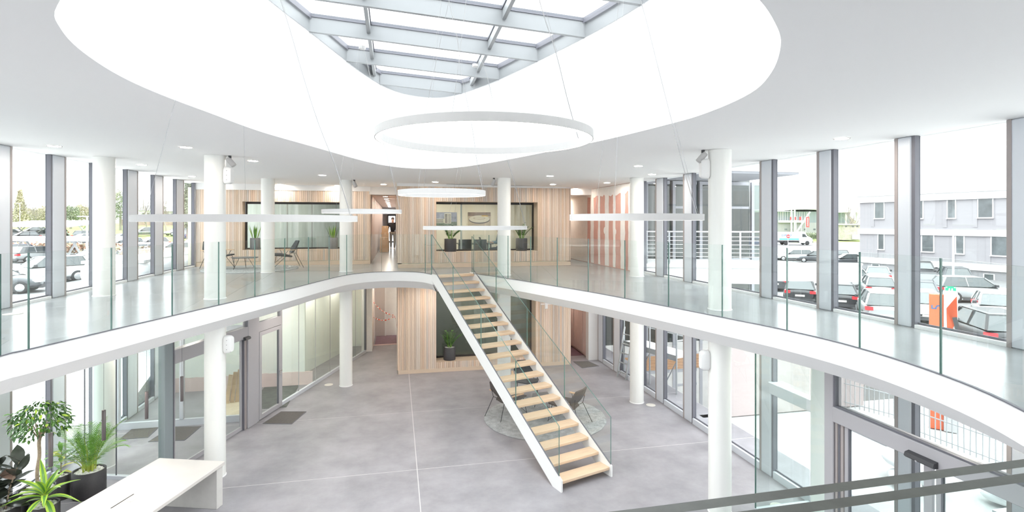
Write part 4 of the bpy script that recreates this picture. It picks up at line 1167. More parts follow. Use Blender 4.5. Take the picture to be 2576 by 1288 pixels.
def lounge(label, loc, rz, m=FELT, first=None):
    """seat faces +x"""
    if first: 
        o = copy_tree(first); o.location = loc; o.rotation_euler = (0, 0, rz); tag(o, label); 
        for ch in o.children:
            if ch.name.split('.')[0] in ('seat', 'backrest'):
                ch.material_slots[0].link = 'OBJECT'; ch.material_slots[0].material = m
        return o
    o = thing('lounge_chair', label, 'chair', loc, rz, group='faceted lounge chairs with wire legs and oak arms')
    q = MB(); shell(q, [[(-0.18, -0.24, 0.36), (-0.20, 0.0, 0.33), (-0.18, 0.24, 0.36)], [(0.08, -0.36, 0.43), (0.06, 0.0, 0.36), (0.08, 0.36, 0.43)], [(0.40, -0.30, 0.44), (0.44, 0.0, 0.40), (0.40, 0.30, 0.44)]], 0.035); q.build('seat', m, o)
    q = MB(); shell(q, [[(-0.20, -0.20, 0.47), (-0.22, 0, 0.45), (-0.20, 0.20, 0.47)], [(-0.27, -0.36, 0.62), (-0.36, 0.0, 0.60), (-0.27, 0.36, 0.62)], [(-0.40, -0.26, 0.86), (-0.45, 0.0, 0.87), (-0.40, 0.26, 0.86)]], -0.035); q.build('backrest', m, o)
    for s in (-1, 1):
        q = MB(); q.tube([(0.30, s * 0.27, 0.42), (0.40, s * 0.31, 0.0)], 0.008, 7); q.build('leg', WIRE, o)
        q = MB(); q.tube([(-0.34, s * 0.24, 0.66), (-0.30, s * 0.22, 0.47), (-0.52, s * 0.30, 0.0)], 0.008, 7); q.build('leg', WIRE, o)
        q = MB(); q.tube([(0.40, s * 0.31, 0.02), (0.02, s * 0.25, 0.37), (-0.20, s * 0.22, 0.36)], 0.007, 6); q.tube([(0.10, s * 0.37, 0.58), (0.02, s * 0.30, 0.40)], 0.007, 6); q.tube([(-0.20, s * 0.38, 0.58), (-0.02, s * 0.30, 0.38)], 0.007, 6); q.build('arm_support', WIRE, o)
        q = MB(); q.prism([(-0.26, s * 0.40 - 0.025), (0.16, s * 0.40 - 0.04), (0.20, s * 0.40), (0.16, s * 0.40 + 0.04), (-0.26, s * 0.40 + 0.025)], 0.58, 0.60); q.build('armrest', ARM, o)
    q = MB(); q.tube([(-0.30, -0.22, 0.47), (-0.30, 0.22, 0.47)], 0.007, 6); q.tube([(0.02, -0.25, 0.37), (0.02, 0.25, 0.37)], 0.007, 6); q.build('crossbar', WIRE, o)
    return o
def low_table(label, loc, rz, z, first=None, m=None):
    if first:
        o = copy_tree(first); o.location = loc; o.rotation_euler = (0, 0, rz); tag(o, label); return o
    o = thing('coffee_table', label, 'table', loc, rz)
    q = MB(); q.prism([(-0.36, -0.30), (0.30, -0.36), (0.40, 0.05), (0.05, 0.38), (-0.38, 0.22)], z - 0.025, z); q.build('table_top', m, o)
    for a, b1 in (((-0.30, -0.24), (-0.16, -0.10)), ((0.26, -0.28), (0.10, -0.1)), ((0.05, 0.30), (0.0, 0.12))):
        q = MB(); q.tube([(a[0], a[1], z - 0.02), (a[0] * 1.1, a[1] * 1.1, 0), (b1[0], b1[1], z - 0.02)], 0.007, 6); q.build('leg', WIRE, o)
    return o
def rug(label, c_, r, RUGM):
    o = thing('round_rug', label, 'rug', c_)
    q = MB(); n = 90; R = random.Random(2)
    out = [r * (1 + R.uniform(-0.006, 0.006)) for _ in range(n)]
    q.loft([[(rr * f * math.cos(2 * PI * k / n), rr * f * math.sin(2 * PI * k / n), z) for k, rr in enumerate(out)] for f, z in ((1, 0.001), (1.005, 0.012), (0.985, 0.026), (0.6, 0.027), (0.02, 0.027))], False, True, smooth=True)
    q.build('pile_base', RUGM, o)
    q = MB()                                              # standing yarn tufts
    for i in range(9000):
        a, rr = R.uniform(0, 2 * PI), r * 0.995 * math.sqrt(R.random()); x, y = rr * math.cos(a), rr * math.sin(a)
        dx, dy = R.uniform(-.02, .02), R.uniform(-.02, .02); h = R.uniform(0.035, 0.05); t = R.uniform(0, 2 * PI); wx, wy = 0.006 * math.cos(t), 0.006 * math.sin(t)
        q.add([(x - wx, y - wy, 0.02), (x + wx, y + wy, 0.02), (x + dx, y + dy, h)], [(0, 1, 2)])
    q.build('tufts', RUGM, o, 'stuff')
rug('round grey shag rug on the ground floor behind the stair', (3.74, 13.30, 0), 1.55, mat('grey_shag', (0.50, 0.515, 0.52), 1.0, spec=0.1, noise=(7, 0.25), bump=1.0, bscale=90))
rug('round pale grey rug under the gallery lounge chairs', (-4.55, 18.65, FLOOR2), 1.42, mat('pale_shag', (0.60, 0.62, 0.62), 1.0, spec=0.1, noise=(7, 0.15), bump=1.0, bscale=90))
F2 = FLOOR2 + 0.028
lc = lounge('charcoal lounge chair on the gallery rug, left, facing the stair', (-5.55, 18.75, F2), -0.75)
lounge('charcoal lounge chair on the gallery rug, turned to the left, right of the column', (-3.55, 18.75, F2), PI + 0.35, first=lc)
t_top = mat('table_lacquer', (0.16, 0.165, 0.17), 0.4)
lt = low_table('low faceted grey table between the gallery lounge chairs', (-4.72, 18.55, F2), 0.3, 0.37, m=t_top)
ca = at(1262, 1050, 0); cb = at(1432, 1072, 0); cc = at(1322, 990, 0); ct = at(1376, 1040, 0)
lounge('taupe lounge chair on the ground floor rug, left of the stair, back towards us', (ca.x + 0.18, ca.y + 0.12, 0.028), 0.55, FELT2, lc)
lounge('taupe lounge chair on the ground floor rug seen through the stair glass', (cb.x + 0.05, cb.y + 0.25, 0.028), 2.3, FELT2, lc)
lounge('charcoal lounge chair at the back of the ground floor rug, behind the stair treads', (cc.x, cc.y - 0.1, 0.028), -1.75, FELT, lc)
low_table('low dark brown table on the ground floor rug, behind the stair treads', (ct.x, ct.y + 0.2, 0.028), 0.9, 0.37, first=lt)

# ============================================================ door mats, floor outlets
MATM = mat('ribbed_mat', (0.135, 0.125, 0.115), 0.95, noise=(60, 0.25), bump=0.5, bscale=150)
def door_mat(label, pts):
    o = thing('door_mat', label, 'mat', (sum(p[0] for p in pts) / 4, sum(p[1] for p in pts) / 4, 0))
    c_ = o.location.copy()
    q = MB(); q.prism([(p[0] - c_.x, p[1] - c_.y) for p in pts], 0.001, 0.010); q.build('pile', MATM, o)
    q = MB(); 
    for a, b1 in zip(pts, pts[1:] + pts[:1]): q.bar((a[0] - c_.x, a[1] - c_.y, 0.006), (b1[0] - c_.x, b1[1] - c_.y, 0.006), 0.012, 0.010)
    q.build('mat_frame', ALUD, o)
def floor_pts(*px): return [(p.x, p.y) for p in (at(x, y, 0) for x, y in px)]
door_mat('dark door mat in the hall before the hinged grey door', floor_pts((661, 1066), (734, 1067), (770, 1036), (707, 1036)))
door_mat('dark brown door mat before the right side corridor', floor_pts((1464, 926), (1507, 921), (1480, 909), (1442, 910)))
door_mat('left dark mat inside the glass lobby, next to its far screen', floor_pts((300, 1106), (372, 1101), (405, 1069), (338, 1075)))
door_mat('right dark mat inside the glass lobby, beside the sliding door', floor_pts((373, 1112), (464, 1108), (506, 1073), (432, 1075)))
for label, px, py, z in (('round floor outlet beside the slim right column', 1637, 1019, 0), ('round floor outlet by the glazed partition on the left', 827, 968, 0), ('round floor outlet inside the right glass lobby', 1957, 1274, 0), ('round floor outlet on the left gallery by the window', 32, 790, FLOOR2)):
    p = at(px, py, z)
    o = thing('floor_outlet', label, 'floor outlet', p)
    MB().lathe([(0.13, 0.0005), (0.13, 0.006), (0.115, 0.008), (0.0001, 0.008)], 28, cap=False).build('lid', mat('outlet_lid%d' % px, (0.66, 0.63, 0.58), 0.4) , o)

# ============================================================ barrier tape, wall box, corridor boxes
TRED = mat('tape_red', (0.75, 0.06, 0.02), 0.45); TWHT = mat('tape_white', (0.86, 0.80, 0.76), 0.5)
def tape(label, pix, v, w=0.05, seg=14):
    o = thing('barrier_tape', label, 'tape', onv(pix[0][0], pix[0][1], v)); c_ = o.location.copy()
    pts = spline([onv(x, y, v) - c_ for x, y in pix], seg)
    for mi, (nm, m) in enumerate((('red_stripe', TRED), ('white_stripe', TWHT))):
        q = MB()
        for i in range(len(pts) - 1):
            if ((i // 4) % 2) != mi: continue
            a, b1 = pts[i], pts[i + 1]; tw = i * 0.55
            u_ = lambda t: Vector((0, math.sin(t) * w / 2, math.cos(t) * w / 2))
            q.add([a - u_(tw), b1 - u_(tw + 0.55), b1 + u_(tw + 0.55), a + u_(tw)], [(0, 1, 2, 3)])
            q.add([a - u_(tw) + Vector((0, 0.002, 0)), b1 - u_(tw + 0.55) + Vector((0, 0.002, 0)), b1 + u_(tw + 0.55) + Vector((0, 0.002, 0)), a + u_(tw) + Vector((0, 0.002, 0))], [(3, 2, 1, 0)])
        q.build(nm, m, o)
tape('upper red and white barrier tape sagging across the recess', [(940, 761), (952, 774), (965, 784), (980, 791), (992, 793)], 22.8)
tape('lower red and white barrier tape sagging across the recess', [(939, 798), (950, 803), (963, 806), (979, 803), (992, 795)], 22.75)
tape('red and white barrier tape end hanging by the timber block', [(992, 795), (996, 806), (998, 822), (999, 836)], 22.78, 0.09, 6)
CARD = mat('cardboard', (0.50, 0.34, 0.20), 0.8)
for k, (px, py, v, w, h, z) in enumerate(((969, 0, 29.5, 0.42, 0.55, 0.0), (969, 0, 29.5, 0.40, 0.42, 0.55), (966, 0, 28.2, 0.40, 0.75, 0.0), (969, 0, 29.5, 0.34, 0.35, 0.97))):
    p = onv(px, 560, v)
    o = thing('cardboard_box', ['lowest brown box of the corridor stack', 'middle brown box of the corridor stack', 'brown box standing in front of the corridor stack', 'topmost small brown box of the corridor stack'][k], 'box', (p.x, v, FLOOR2 + z))
    MB().box(-w / 2, w / 2, -0.25, 0.25, 0.001, h - 0.004, bev=0.006).build('carton', CARD, o)
    MB().box(-0.025, 0.025, -0.252, 0.252, h - 0.12, h - 0.002).build('parcel_tape', mat('parcel_tape%d' % k, (0.62, 0.48, 0.32), 0.3), o)
p = onv(1374, 768, BV - 0.03)
o = thing('wall_intercom', 'small white intercom taped to the timber block under the gallery', 'intercom', (p.x, BV - 0.032, p.z - 0.1))
MB().box(-0.05, 0.05, -0.03, 0, -0.02, 0.20, bev=0.008).build('housing', WHITE, o)
MB().box(-0.20, 0.22, -0.004, 0, 0.12, 0.17).build('tape_strip', TWHT, o)

# ============================================================ people
def skinned(name, verts, edges, radii, m, parent=None, sub=2, root=0):
    me = bpy.data.meshes.new(name); me.from_pydata([tuple(v) for v in verts], edges, []); me.update()
    o = bpy.data.objects.new(name, me); COL.objects.link(o)
    if parent: o.parent = parent
    sk = o.modifiers.new('skin', 'SKIN'); sk.use_smooth_shade = True
    if not me.skin_vertices: me.skin_vertices.new()
    for i, r in enumerate(radii):
        me.skin_vertices[0].data[i].radius = r if isinstance(r, tuple) else (r, r)
    me.skin_vertices[0].data[root].use_root = True
    sb = o.modifiers.new('smooth', 'SUBSURF'); sb.levels = 1; sb.render_levels = sub
    me.materials.append(m)
    return o
SKIN = mat('skin', (0.50, 0.31, 0.23), 0.55)
SWEAT = mat('dark_sweater', (0.018, 0.016, 0.018), 0.85); TROU = mat('khaki_trousers', (0.22, 0.19, 0.15), 0.85); SHOE = mat('white_shoes', (0.75, 0.73, 0.70), 0.6)
SHIRT = mat('blue_shirt', (0.12, 0.19, 0.25), 0.8); HAIRG = mat('grey_hair', (0.34, 0.31, 0.29), 0.8); HAIRB = mat('brown_hair', (0.05, 0.035, 0.03), 0.8); JEAN = mat('dark_jeans', (0.05, 0.06, 0.09), 0.85)
def person(label, loc, rz, J, top, trou, shoe, hair):
    """J: joints; the body faces -y"""
    o = thing('person', label, 'person', loc, rz)
    N = ['pelvis', 'waist', 'chest', 'neck', 'head0', 'head1', 'lsh', 'lel', 'lwr', 'lha', 'rsh', 'rel', 'rwr', 'rha', 'lhip', 'lkn', 'lan', 'lto', 'rhip', 'rkn', 'ran', 'rto']
    E_ = [('pelvis', 'waist'), ('waist', 'chest'), ('chest', 'neck'), ('neck', 'head0'), ('head0', 'head1'), ('chest', 'lsh'), ('lsh', 'lel'), ('lel', 'lwr'), ('lwr', 'lha'), ('chest', 'rsh'), ('rsh', 'rel'), ('rel', 'rwr'), ('rwr', 'rha'),
          ('pelvis', 'lhip'), ('lhip', 'lkn'), ('lkn', 'lan'), ('lan', 'lto'), ('pelvis', 'rhip'), ('rhip', 'rkn'), ('rkn', 'ran'), ('ran', 'rto')]
    Rr = dict(pelvis=(.10, .09), waist=(.105, .09), chest=(.115, .095), neck=.055, head0=.075, head1=.085, lsh=.062, lel=.045, lwr=.032, lha=.03, rsh=.062, rel=.045, rwr=.032, rha=.03, lhip=.07, lkn=.058, lan=.034, lto=.02, rhip=.07, rkn=.058, ran=.034, rto=.02)
    def sub(names, grow, m, nm, lvl=2, trim=None, extra={}):
        idx = {n: i for i, n in enumerate(names)}
        v = [Vector(J[n]) for n in names]
        if trim:
            for n, (t, f) in trim.items(): v[idx[n]] = Vector(J[n]).lerp(Vector(J[t]), f)
        e = [(idx[a], idx[b1]) for a, b1 in E_ if a in idx and b1 in idx]
        g = lambda r: tuple(q + grow for q in r) if isinstance(r, tuple) else (r + grow, r + grow)
        return skinned(nm, v, e, [tuple(q_ + extra.get(n, 0) for q_ in g(Rr[n])) for n in names], m, o, lvl)
    sub(N, 0.0, SKIN, 'body')
    sub(['pelvis', 'waist', 'chest', 'neck', 'lsh', 'lel', 'lwr', 'rsh', 'rel', 'rwr', 'lhip', 'rhip'], 0.016, top, 'sweater', 2, {'lhip': ('pelvis', 0.3), 'rhip': ('pelvis', 0.3), 'neck': ('chest', 0.15)}, {'chest': 0.05, 'waist': 0.025, 'pelvis': 0.025, 'neck': 0.022, 'lsh': 0.02, 'rsh': 0.02})
    sub(['pelvis', 'lhip', 'lkn', 'lan', 'rhip', 'rkn', 'ran'], 0.016, trou, 'trousers', 2, None, {'pelvis': 0.025, 'lhip': 0.02, 'rhip': 0.02})
    for s in 'lr':
        a, b1 = Vector(J[s + 'an']), Vector(J[s + 'to']); q = MB(); d = (b1 - a); d.z = 0; d.normalize()
        M = Matrix.Translation((a.x, a.y, min(a.z, b1.z) - 0.045)) @ Matrix.Rotation(math.atan2(d.y, d.x), 4, 'Z')
        q.loft([[(x, y * w, z) for y, z in ((-1, 0.0), (1, 0.0), (0.8, h), (-0.8, h))] for x, w, h in ((-0.07, 0.03, 0.06), (0.0, 0.042, 0.09), (0.10, 0.045, 0.065), (0.18, 0.04, 0.045), (0.21, 0.02, 0.03))], True, True, smooth=True, M=M); q.build('shoe', shoe, o)
        w_, h_ = Vector(J[s + 'wr']), Vector(J[s + 'ha']); dd = (h_ - w_).normalized(); sd = dd.cross(Vector((0, 1, 0))).normalized()
        q = MB()
        for k in range(4):
            b0 = h_ + sd * (k - 1.5) * 0.016; l = (0.06, 0.075, 0.07, 0.055)[k]
            q.tube([b0, b0 + dd * l * 0.6, b0 + dd * l + Vector((0, -0.02, 0))], [0.009, 0.008, 0.006], 6)
        b0 = w_ + dd * 0.03; q.tube([b0, b0 + Vector((0, -0.04, 0)) + dd * 0.02, b0 + Vector((0, -0.045, 0)) + dd * 0.06], [0.011, 0.010, 0.007], 6)
        q.build('fingers', SKIN, o)
    hd = Vector(J['head1'])
    q = MB(); q.ball(hd + Vector((0, 0.040, 0.035)), 0.098, 8, sc=(0.90, 0.98, 0.95)); q.build('hair', hair, o)
    q = MB(); q.loft([[hd + Vector(p) for p in r] for r in ([(-0.012, -0.085, 0.0), (0.012, -0.085, 0.0), (0.006, -0.086, 0.03), (-0.006, -0.086, 0.03)], [(-0.006, -0.115, -0.022), (0.006, -0.115, -0.022), (0.004, -0.09, 0.01), (-0.004, -0.09, 0.01)])], True, True); q.build('nose', SKIN, o)
    for s in (-1, 1):
        MB().ball(hd + Vector((s * 0.032, -0.083, 0.012)), 0.011, 5).build('eye', WIRE, o)
        MB().ball(hd + Vector((s * 0.088, 0.0, -0.01)), 0.026, 5, sc=(0.4, 0.8, 1.1)).build('ear', SKIN, o)
    q = MB(); q.tube([hd + Vector((-0.025, -0.086, -0.05)), hd + Vector((0, -0.09, -0.053)), hd + Vector((0.025, -0.086, -0.05))], 0.005, 6); q.build('mouth', TRED if False else mat('lips' + label[:4], (0.36, 0.15, 0.13), 0.5), o)
    return o
walk = dict(pelvis=(0, 0, 0.96), waist=(0, -0.01, 1.12), chest=(0, -0.01, 1.36), neck=(0, -0.01, 1.50), head0=(0, -0.02, 1.58), head1=(0, -0.03, 1.69), lsh=(0.20, -0.01, 1.43), lel=(0.26, 0.03, 1.14), lwr=(0.27, -0.04, 0.90), lha=(0.27, -0.06, 0.82),
            rsh=(-0.20, -0.01, 1.43), rel=(-0.27, 0.06, 1.15), rwr=(-0.28, 0.06, 0.90), rha=(-0.28, 0.05, 0.82), lhip=(0.10, 0, 0.90), lkn=(0.10, -0.14, 0.50), lan=(0.09, -0.20, 0.085), lto=(0.09, -0.34, 0.05), rhip=(-0.10, 0, 0.90), rkn=(-0.10, 0.02, 0.49), ran=(-0.10, 0.20, 0.10), rto=(-0.10, 0.08, 0.05))
pw_ = at(988, 627, FLOOR2)
person('person in dark sweater and khaki trousers walking up the corridor towards us', (pw_.x, pw_.y, FLOOR2), 0.0, walk, SWEAT, TROU, SHOE, HAIRB)
sit = dict(pelvis=(0, 0, 0.52), waist=(0, -0.01, 0.70), chest=(0, -0.05, 0.94), neck=(0, -0.08, 1.08), head0=(0, -0.11, 1.15), head1=(0, -0.13, 1.26), lsh=(0.20, -0.05, 1.0), lel=(0.25, -0.14, 0.76), lwr=(0.20, -0.36, 0.76), lha=(0.17, -0.44, 0.77),
           rsh=(-0.20, -0.05, 1.0), rel=(-0.25, -0.14, 0.76), rwr=(-0.20, -0.36, 0.76), rha=(-0.17, -0.44, 0.77), lhip=(0.10, -0.03, 0.50), lkn=(0.12, -0.45, 0.50), lan=(0.12, -0.45, 0.09), lto=(0.12, -0.59, 0.05), rhip=(-0.10, -0.03, 0.50), rkn=(-0.12, -0.45, 0.50), ran=(-0.12, -0.42, 0.09), rto=(-0.12, -0.56, 0.05))

# ============================================================ meeting room contents
ps = onv(1262, 600, 19.75)
person('seated person with grey hair and blue shirt at the meeting room table', (ps.x, 19.75, FLOOR2), -PI / 2, sit, SHIRT, JEAN, SHOE, HAIRG)
def office_chair(label, loc, rz, first=None):
    if first:
        o = copy_tree(first); o.location = loc; o.rotation_euler = (0, 0, rz); return tag(o, label)
    o = thing('office_chair', label, 'chair', loc, rz, group='dark meeting room chairs')
    MB().box(-0.23, 0.23, -0.22, 0.22, 0.43, 0.47, bev=0.015).build('seat', FELT, o)
    MB().box(-0.23, 0.23, 0.20, 0.23, 0.55, 0.90, bev=0.012).build('backrest', FELT, o)
    for sx_ in (-1, 1):
        for sy_ in (-1, 1):
            q = MB(); q.tube([(sx_ * 0.19, sy_ * 0.18, 0.43), (sx_ * 0.25, sy_ * 0.25, 0)], 0.009, 6); q.build('leg', WIRE, o)
        q = MB(); q.tube([(sx_ * 0.18, 0.18, 0.44), (sx_ * 0.18, 0.225, 0.62)], 0.009, 6); q.build('back_frame', WIRE, o)
    return o
oc = office_chair('dark chair in the meeting room, left, before the tower poster', (onv(1168, 620, 19.3).x, 19.3, FLOOR2), PI)
office_chair('dark chair in the meeting room, middle, back towards the window', (onv(1206, 620, 19.15).x, 19.15, FLOOR2), PI, oc)
office_chair('dark meeting room chair under the seated person', (ps.x + 0.04, 19.75, FLOOR2), -PI / 2, oc)
o = thing('meeting_table', 'dark topped meeting table behind the window', 'table', (ps.x - 0.95, 19.9, FLOOR2))
MB().box(-0.7, 0.6, -0.42, 0.42, 0.70, 0.735, bev=0.008).build('table_top', mat('table_dark', (0.10, 0.09, 0.085), 0.4), o)
for a in (-0.6, 0.5):
    for b1 in (-0.35, 0.35): MB().box(a - 0.02, a + 0.02, b1 - 0.02, b1 + 0.02, 0, 0.70).build('leg', WIRE, o)
o = thing('laptop', 'open dark laptop on the meeting table in front of the seated person', 'laptop', (ps.x - 0.62, 19.78, FLOOR2 + 0.736))
MB().box(-0.16, 0.10, -0.16, 0.16, 0.0, 0.016, bev=0.004).build('keyboard_base', DGREY, o)
MB().box(-0.01, 0.01, -0.16, 0.16, 0.0, 0.22, M=Matrix.Translation((-0.16, 0, 0.012)) @ Matrix.Rotation(-0.25, 4, 'Y'), bev=0.003).build('screen', DGREY, o)
pxp = onv(1160, 560, 19.0).x
MB().box(pxp - 0.03, pxp + 0.03, 18.95, 19.02, FLOOR2, 6.02).build('glazing_post', SILL, mr_)
SKYP = mat('poster_sky', (0.30, 0.32, 0.42), 0.6, noise=(5, 0.35)); CREAM = mat('poster_cream', (0.66, 0.62, 0.55), 0.6); DKP = mat('poster_dark', (0.07, 0.07, 0.09), 0.6); GRP = mat('poster_green', (0.16, 0.20, 0.17), 0.6, noise=(10, 0.4)); BEIGE = mat('poster_beige', (0.50, 0.42, 0.34), 0.6, noise=(6, 0.2)); BROWN = mat('poster_brown', (0.24, 0.18, 0.16), 0.6, noise=(6, 0.3)); YELP = mat('poster_yellow', (0.70, 0.42, 0.06), 0.6)
pv = 21.59
a, b1 = onv(1086, 534, pv), onv(1149, 567, pv)
o = thing('wall_poster', 'framed print of a pale tower block on the meeting room wall', 'poster', ((a.x + b1.x) / 2, pv, b1.z)); w, h = (b1.x - a.x) / 2, a.z - b1.z
MB().box(-w, w, -0.02, 0, 0, h).build('print_panel', SKYP, o)
MB().box(-w, w, -0.022, -0.02, 0, h * 0.28).build('print_trees', GRP, o)
MB().box(0.0, w * 0.55, -0.024, -0.02, h * 0.15, h * 0.93).build('print_tower', CREAM, o); MB().box(-w * 0.75, 0.0, -0.023, -0.02, h * 0.2, h * 0.5).build('print_wing', CREAM, o)
for r in range(7):
    MB().box(0.02, w * 0.25, -0.026, -0.024, h * (0.2 + 0.1 * r), h * (0.26 + 0.1 * r)).build('print_window_row', DKP, o)
    MB().box(w * 0.3, w * 0.52, -0.026, -0.024, h * (0.2 + 0.1 * r), h * (0.24 + 0.1 * r)).build('print_window_row', DKP, o)
for r in range(3): MB().box(-w * 0.72, -0.03, -0.025, -0.023, h * (0.24 + 0.09 * r), h * (0.28 + 0.09 * r)).build('print_window_row', DKP, o)
a, b1 = onv(1177, 534, pv), onv(1234, 568, pv)
o = thing('wall_poster', 'beige aerial print of an oval arena on the meeting room wall', 'poster', ((a.x + b1.x) / 2, pv, b1.z)); w, h = (b1.x - a.x) / 2, a.z - b1.z
MB().box(-w, w, -0.02, 0, 0, h).build('print_panel', BEIGE, o)
q = MB(); q.box(-w, w, -0.022, -0.02, h * 0.72, h); q.build('print_hills', BROWN, o)
def ell(rx, rz_, cz, y, m, nm):
    q = MB(); n = 32; q.add([(rx * math.cos(2 * PI * k / n), y, cz + rz_ * math.sin(2 * PI * k / n)) for k in range(n)], [tuple(range(n))]); q.build(nm, m, o)
ell(w * 0.92, h * 0.30, h * 0.46, -0.0225, DKP, 'print_arena_edge'); ell(w * 0.9, h * 0.27, h * 0.50, -0.024, CREAM, 'print_arena'); ell(w * 0.55, h * 0.10, h * 0.56, -0.026, BEIGE, 'print_arena_bowl'); ell(w * 0.45, h * 0.06, h * 0.57, -0.027, CREAM, 'print_arena_field')
MB().box(w * 0.2, w * 0.75, -0.026, -0.024, h * 0.70, h * 0.76).build('print_yellow_roof', YELP, o)
for k, (x, y) in enumerate(((1.0, 19.3), (2.2, 19.3), (3.3, 20.4), (1.6, 20.6), (4.4, 19.4))):  # lamps added to light the meeting room
    o = copy_tree(base); o.location = (x, y, 6.018); tag(o, ['left front', 'middle front', 'right rear', 'left rear', 'right front'][k] + ' added warm downlight to light the meeting room', 'downlight', 'added meeting room downlights')
for k, (x, y) in enumerate(((-5.4, 21.3), (-3.9, 21.3), (-2.4, 21.3))):  # invented lamps that brighten the left room
    o = copy_tree(base); o.location = (x, y, 6.198); tag(o, ['left', 'middle', 'right'][k] + ' added warm downlight to light the room behind the left gallery window', 'downlight', 'added left room downlights')
for k, u in enumerate((-5.9, -5.0, -4.1, -3.2, -2.3, -1.5)):
    MB().box(u, u + 0.02, 22.0, 22.05, FLOOR2, 6.2).build('partition_joint', ALUB, lr)
# warm lamps of the recess and the side corridor
for k, (x, y, z) in enumerate(((-0.42, 22.6, SOF - 0.001), (6.5, 20.6, SOF - 0.001), (6.5, 21.3, 6.018))):
    o = copy_tree(base); o.location = (x, y, z); tag(o, ['warm downlight over the taped recess on the ground floor', 'warm downlight over the right ground floor corridor', 'warm downlight in the right gallery corridor'][k], 'downlight')

# ============================================================ ground outside
ASPH = mat('light_paving', (0.55, 0.55, 0.54), 0.9, noise=(3, 0.08)); ASPH2 = mat('car_park_asphalt', (0.21, 0.21, 0.215), 0.9, noise=(2, 0.15))
LAWNM = mat('lawn_grass', (0.24, 0.34, 0.09), 1.0, noise=(2, 0.2)); LITTER = mat('leaf_litter', (0.30, 0.23, 0.19), 1.0, noise=(9, 0.55)); 
OWHITE = mat('outdoor_render', (0.86, 0.87, 0.88), 0.8)
def lerp_tab(x, tab):
    for (x0, y0), (x1, y1) in zip(tab[:-1], tab[1:]):
        if x < x1: return y0 + (y1 - y0) * max(0.0, (x - x0)) / (x1 - x0)
    return tab[-1][1]
def smooth(t): t = max(0, min(1, t)); return t * t * (3 - 2 * t)
def gz(u, v):
    d = u * SA + v * CA
    if u < -6.74:
        if u > -12.0 and v < 26.0: return -0.02
        z = lerp_tab(d, [(0, 1.3), (60, 1.3), (95, 2.7), (170, 4.4), (260, 4.8)])
        if v > 13.0:
            xx = 1288 + FPX * (u * CA - v * SA) / max(d, 1.0)
            k = smooth((xx - 225) / 70) * smooth((u + 26) / 12) * (1 - smooth((v - 30) / 14))
            z += k * max(0, 3.75 - z)
        return z
    if u > 7.29:
        if 7.7 < u < 15.5 and 12.6 < v < 20.6: return -3.3
        z = lerp_tab(d, [(0, -0.02), (75, -0.02), (92, 0.9), (100, 1.05), (200, 1.6)])
        return z
    return -0.3
def axis(a, b1, fine, coarse, extra):
    s = set(extra); x = a
    while x < b1:
        s.add(round(x, 3)); x += fine if -30 < x < 40 else coarse
    return sorted(s)
gu = axis(-260, 260, 2.0, 12, [-12.01, -12.0, -6.75, -6.74, 7.29, 7.30, 7.7, 7.71, 15.49, 15.5]); gv = axis(-20, 300, 2.0, 10, [25.99, 26.0, 12.6, 12.61, 20.59, 20.6, 11.0, 12.0, 13.0])
grd = setting('ground')
nu = len(gu); vs = [(u, v, gz(u, v)) for v in gv for u in gu]
fs = []
for j in range(len(gv) - 1):
    for i in range(nu - 1):
        u, v = (gu[i] + gu[i + 1]) / 2, (gv[j] + gv[j + 1]) / 2
        if -6.74 < u < 7.29 and v < 40: continue
        fs.append(((j * nu + i, j * nu + i + 1, (j + 1) * nu + i + 1, (j + 1) * nu + i), u, v))
def ground_kind(u, v):
    d = u * SA + v * CA
    if u < -6.74:
        x = 1288 + FPX * (u * CA - v * SA) / max(d, 1)
        if v > 13.5 and u > -24 and v < 40 and gz(u, v) > 2.6: return 2
        if d > 92: return 1
        if x > 235 and d > 80: return 1
        return 0 if d < 27 else 3
    if u > 0 and d > 110: return 1
    return 0 if d < 24 else 3
b = MB(); b.v = vs
for f, u, v in fs:
    b.f.append(list(f)); b.m.append(ground_kind(u, v)); b.c.append(None); b.sm.append(False)
b.build('terrain', [ASPH, LAWNM, LITTER, ASPH2], grd)
R = random.Random(77)
q = MB()
for i in range(5200):                                    # fallen leaves on the bank
    u, v = R.uniform(-21, -12.2), R.uniform(19, 38); z = gz(u, v)
    if z < 2.9: continue
    t = R.uniform(0, 6.28); a = R.uniform(0.05, 0.11)
    q.add([(u + a * math.cos(t), v + a * math.sin(t), z + R.uniform(.02, .09)), (u + a * math.cos(t + 2), v + a * math.sin(t + 2), z + R.uniform(.02, .09)), (u + a * math.cos(t + 4), v + a * math.sin(t + 4), z + R.uniform(.02, .12))], [(0, 1, 2)], R.choice((0, 0, 1, 2)))
o = q.build('fallen_leaves', [LITTER, mat('leaf_pale', (0.55, 0.47, 0.42), 0.9), mat('leaf_moss', (0.30, 0.33, 0.13), 0.9)]); tag(o, 'pinkish brown fallen leaves covering the bank outside the far left windows', 'leaves', kind='stuff')

def loose(name, label, cat, mb, m, loc=None):
    o = mb.build(name, m); return tag(o, label, cat)
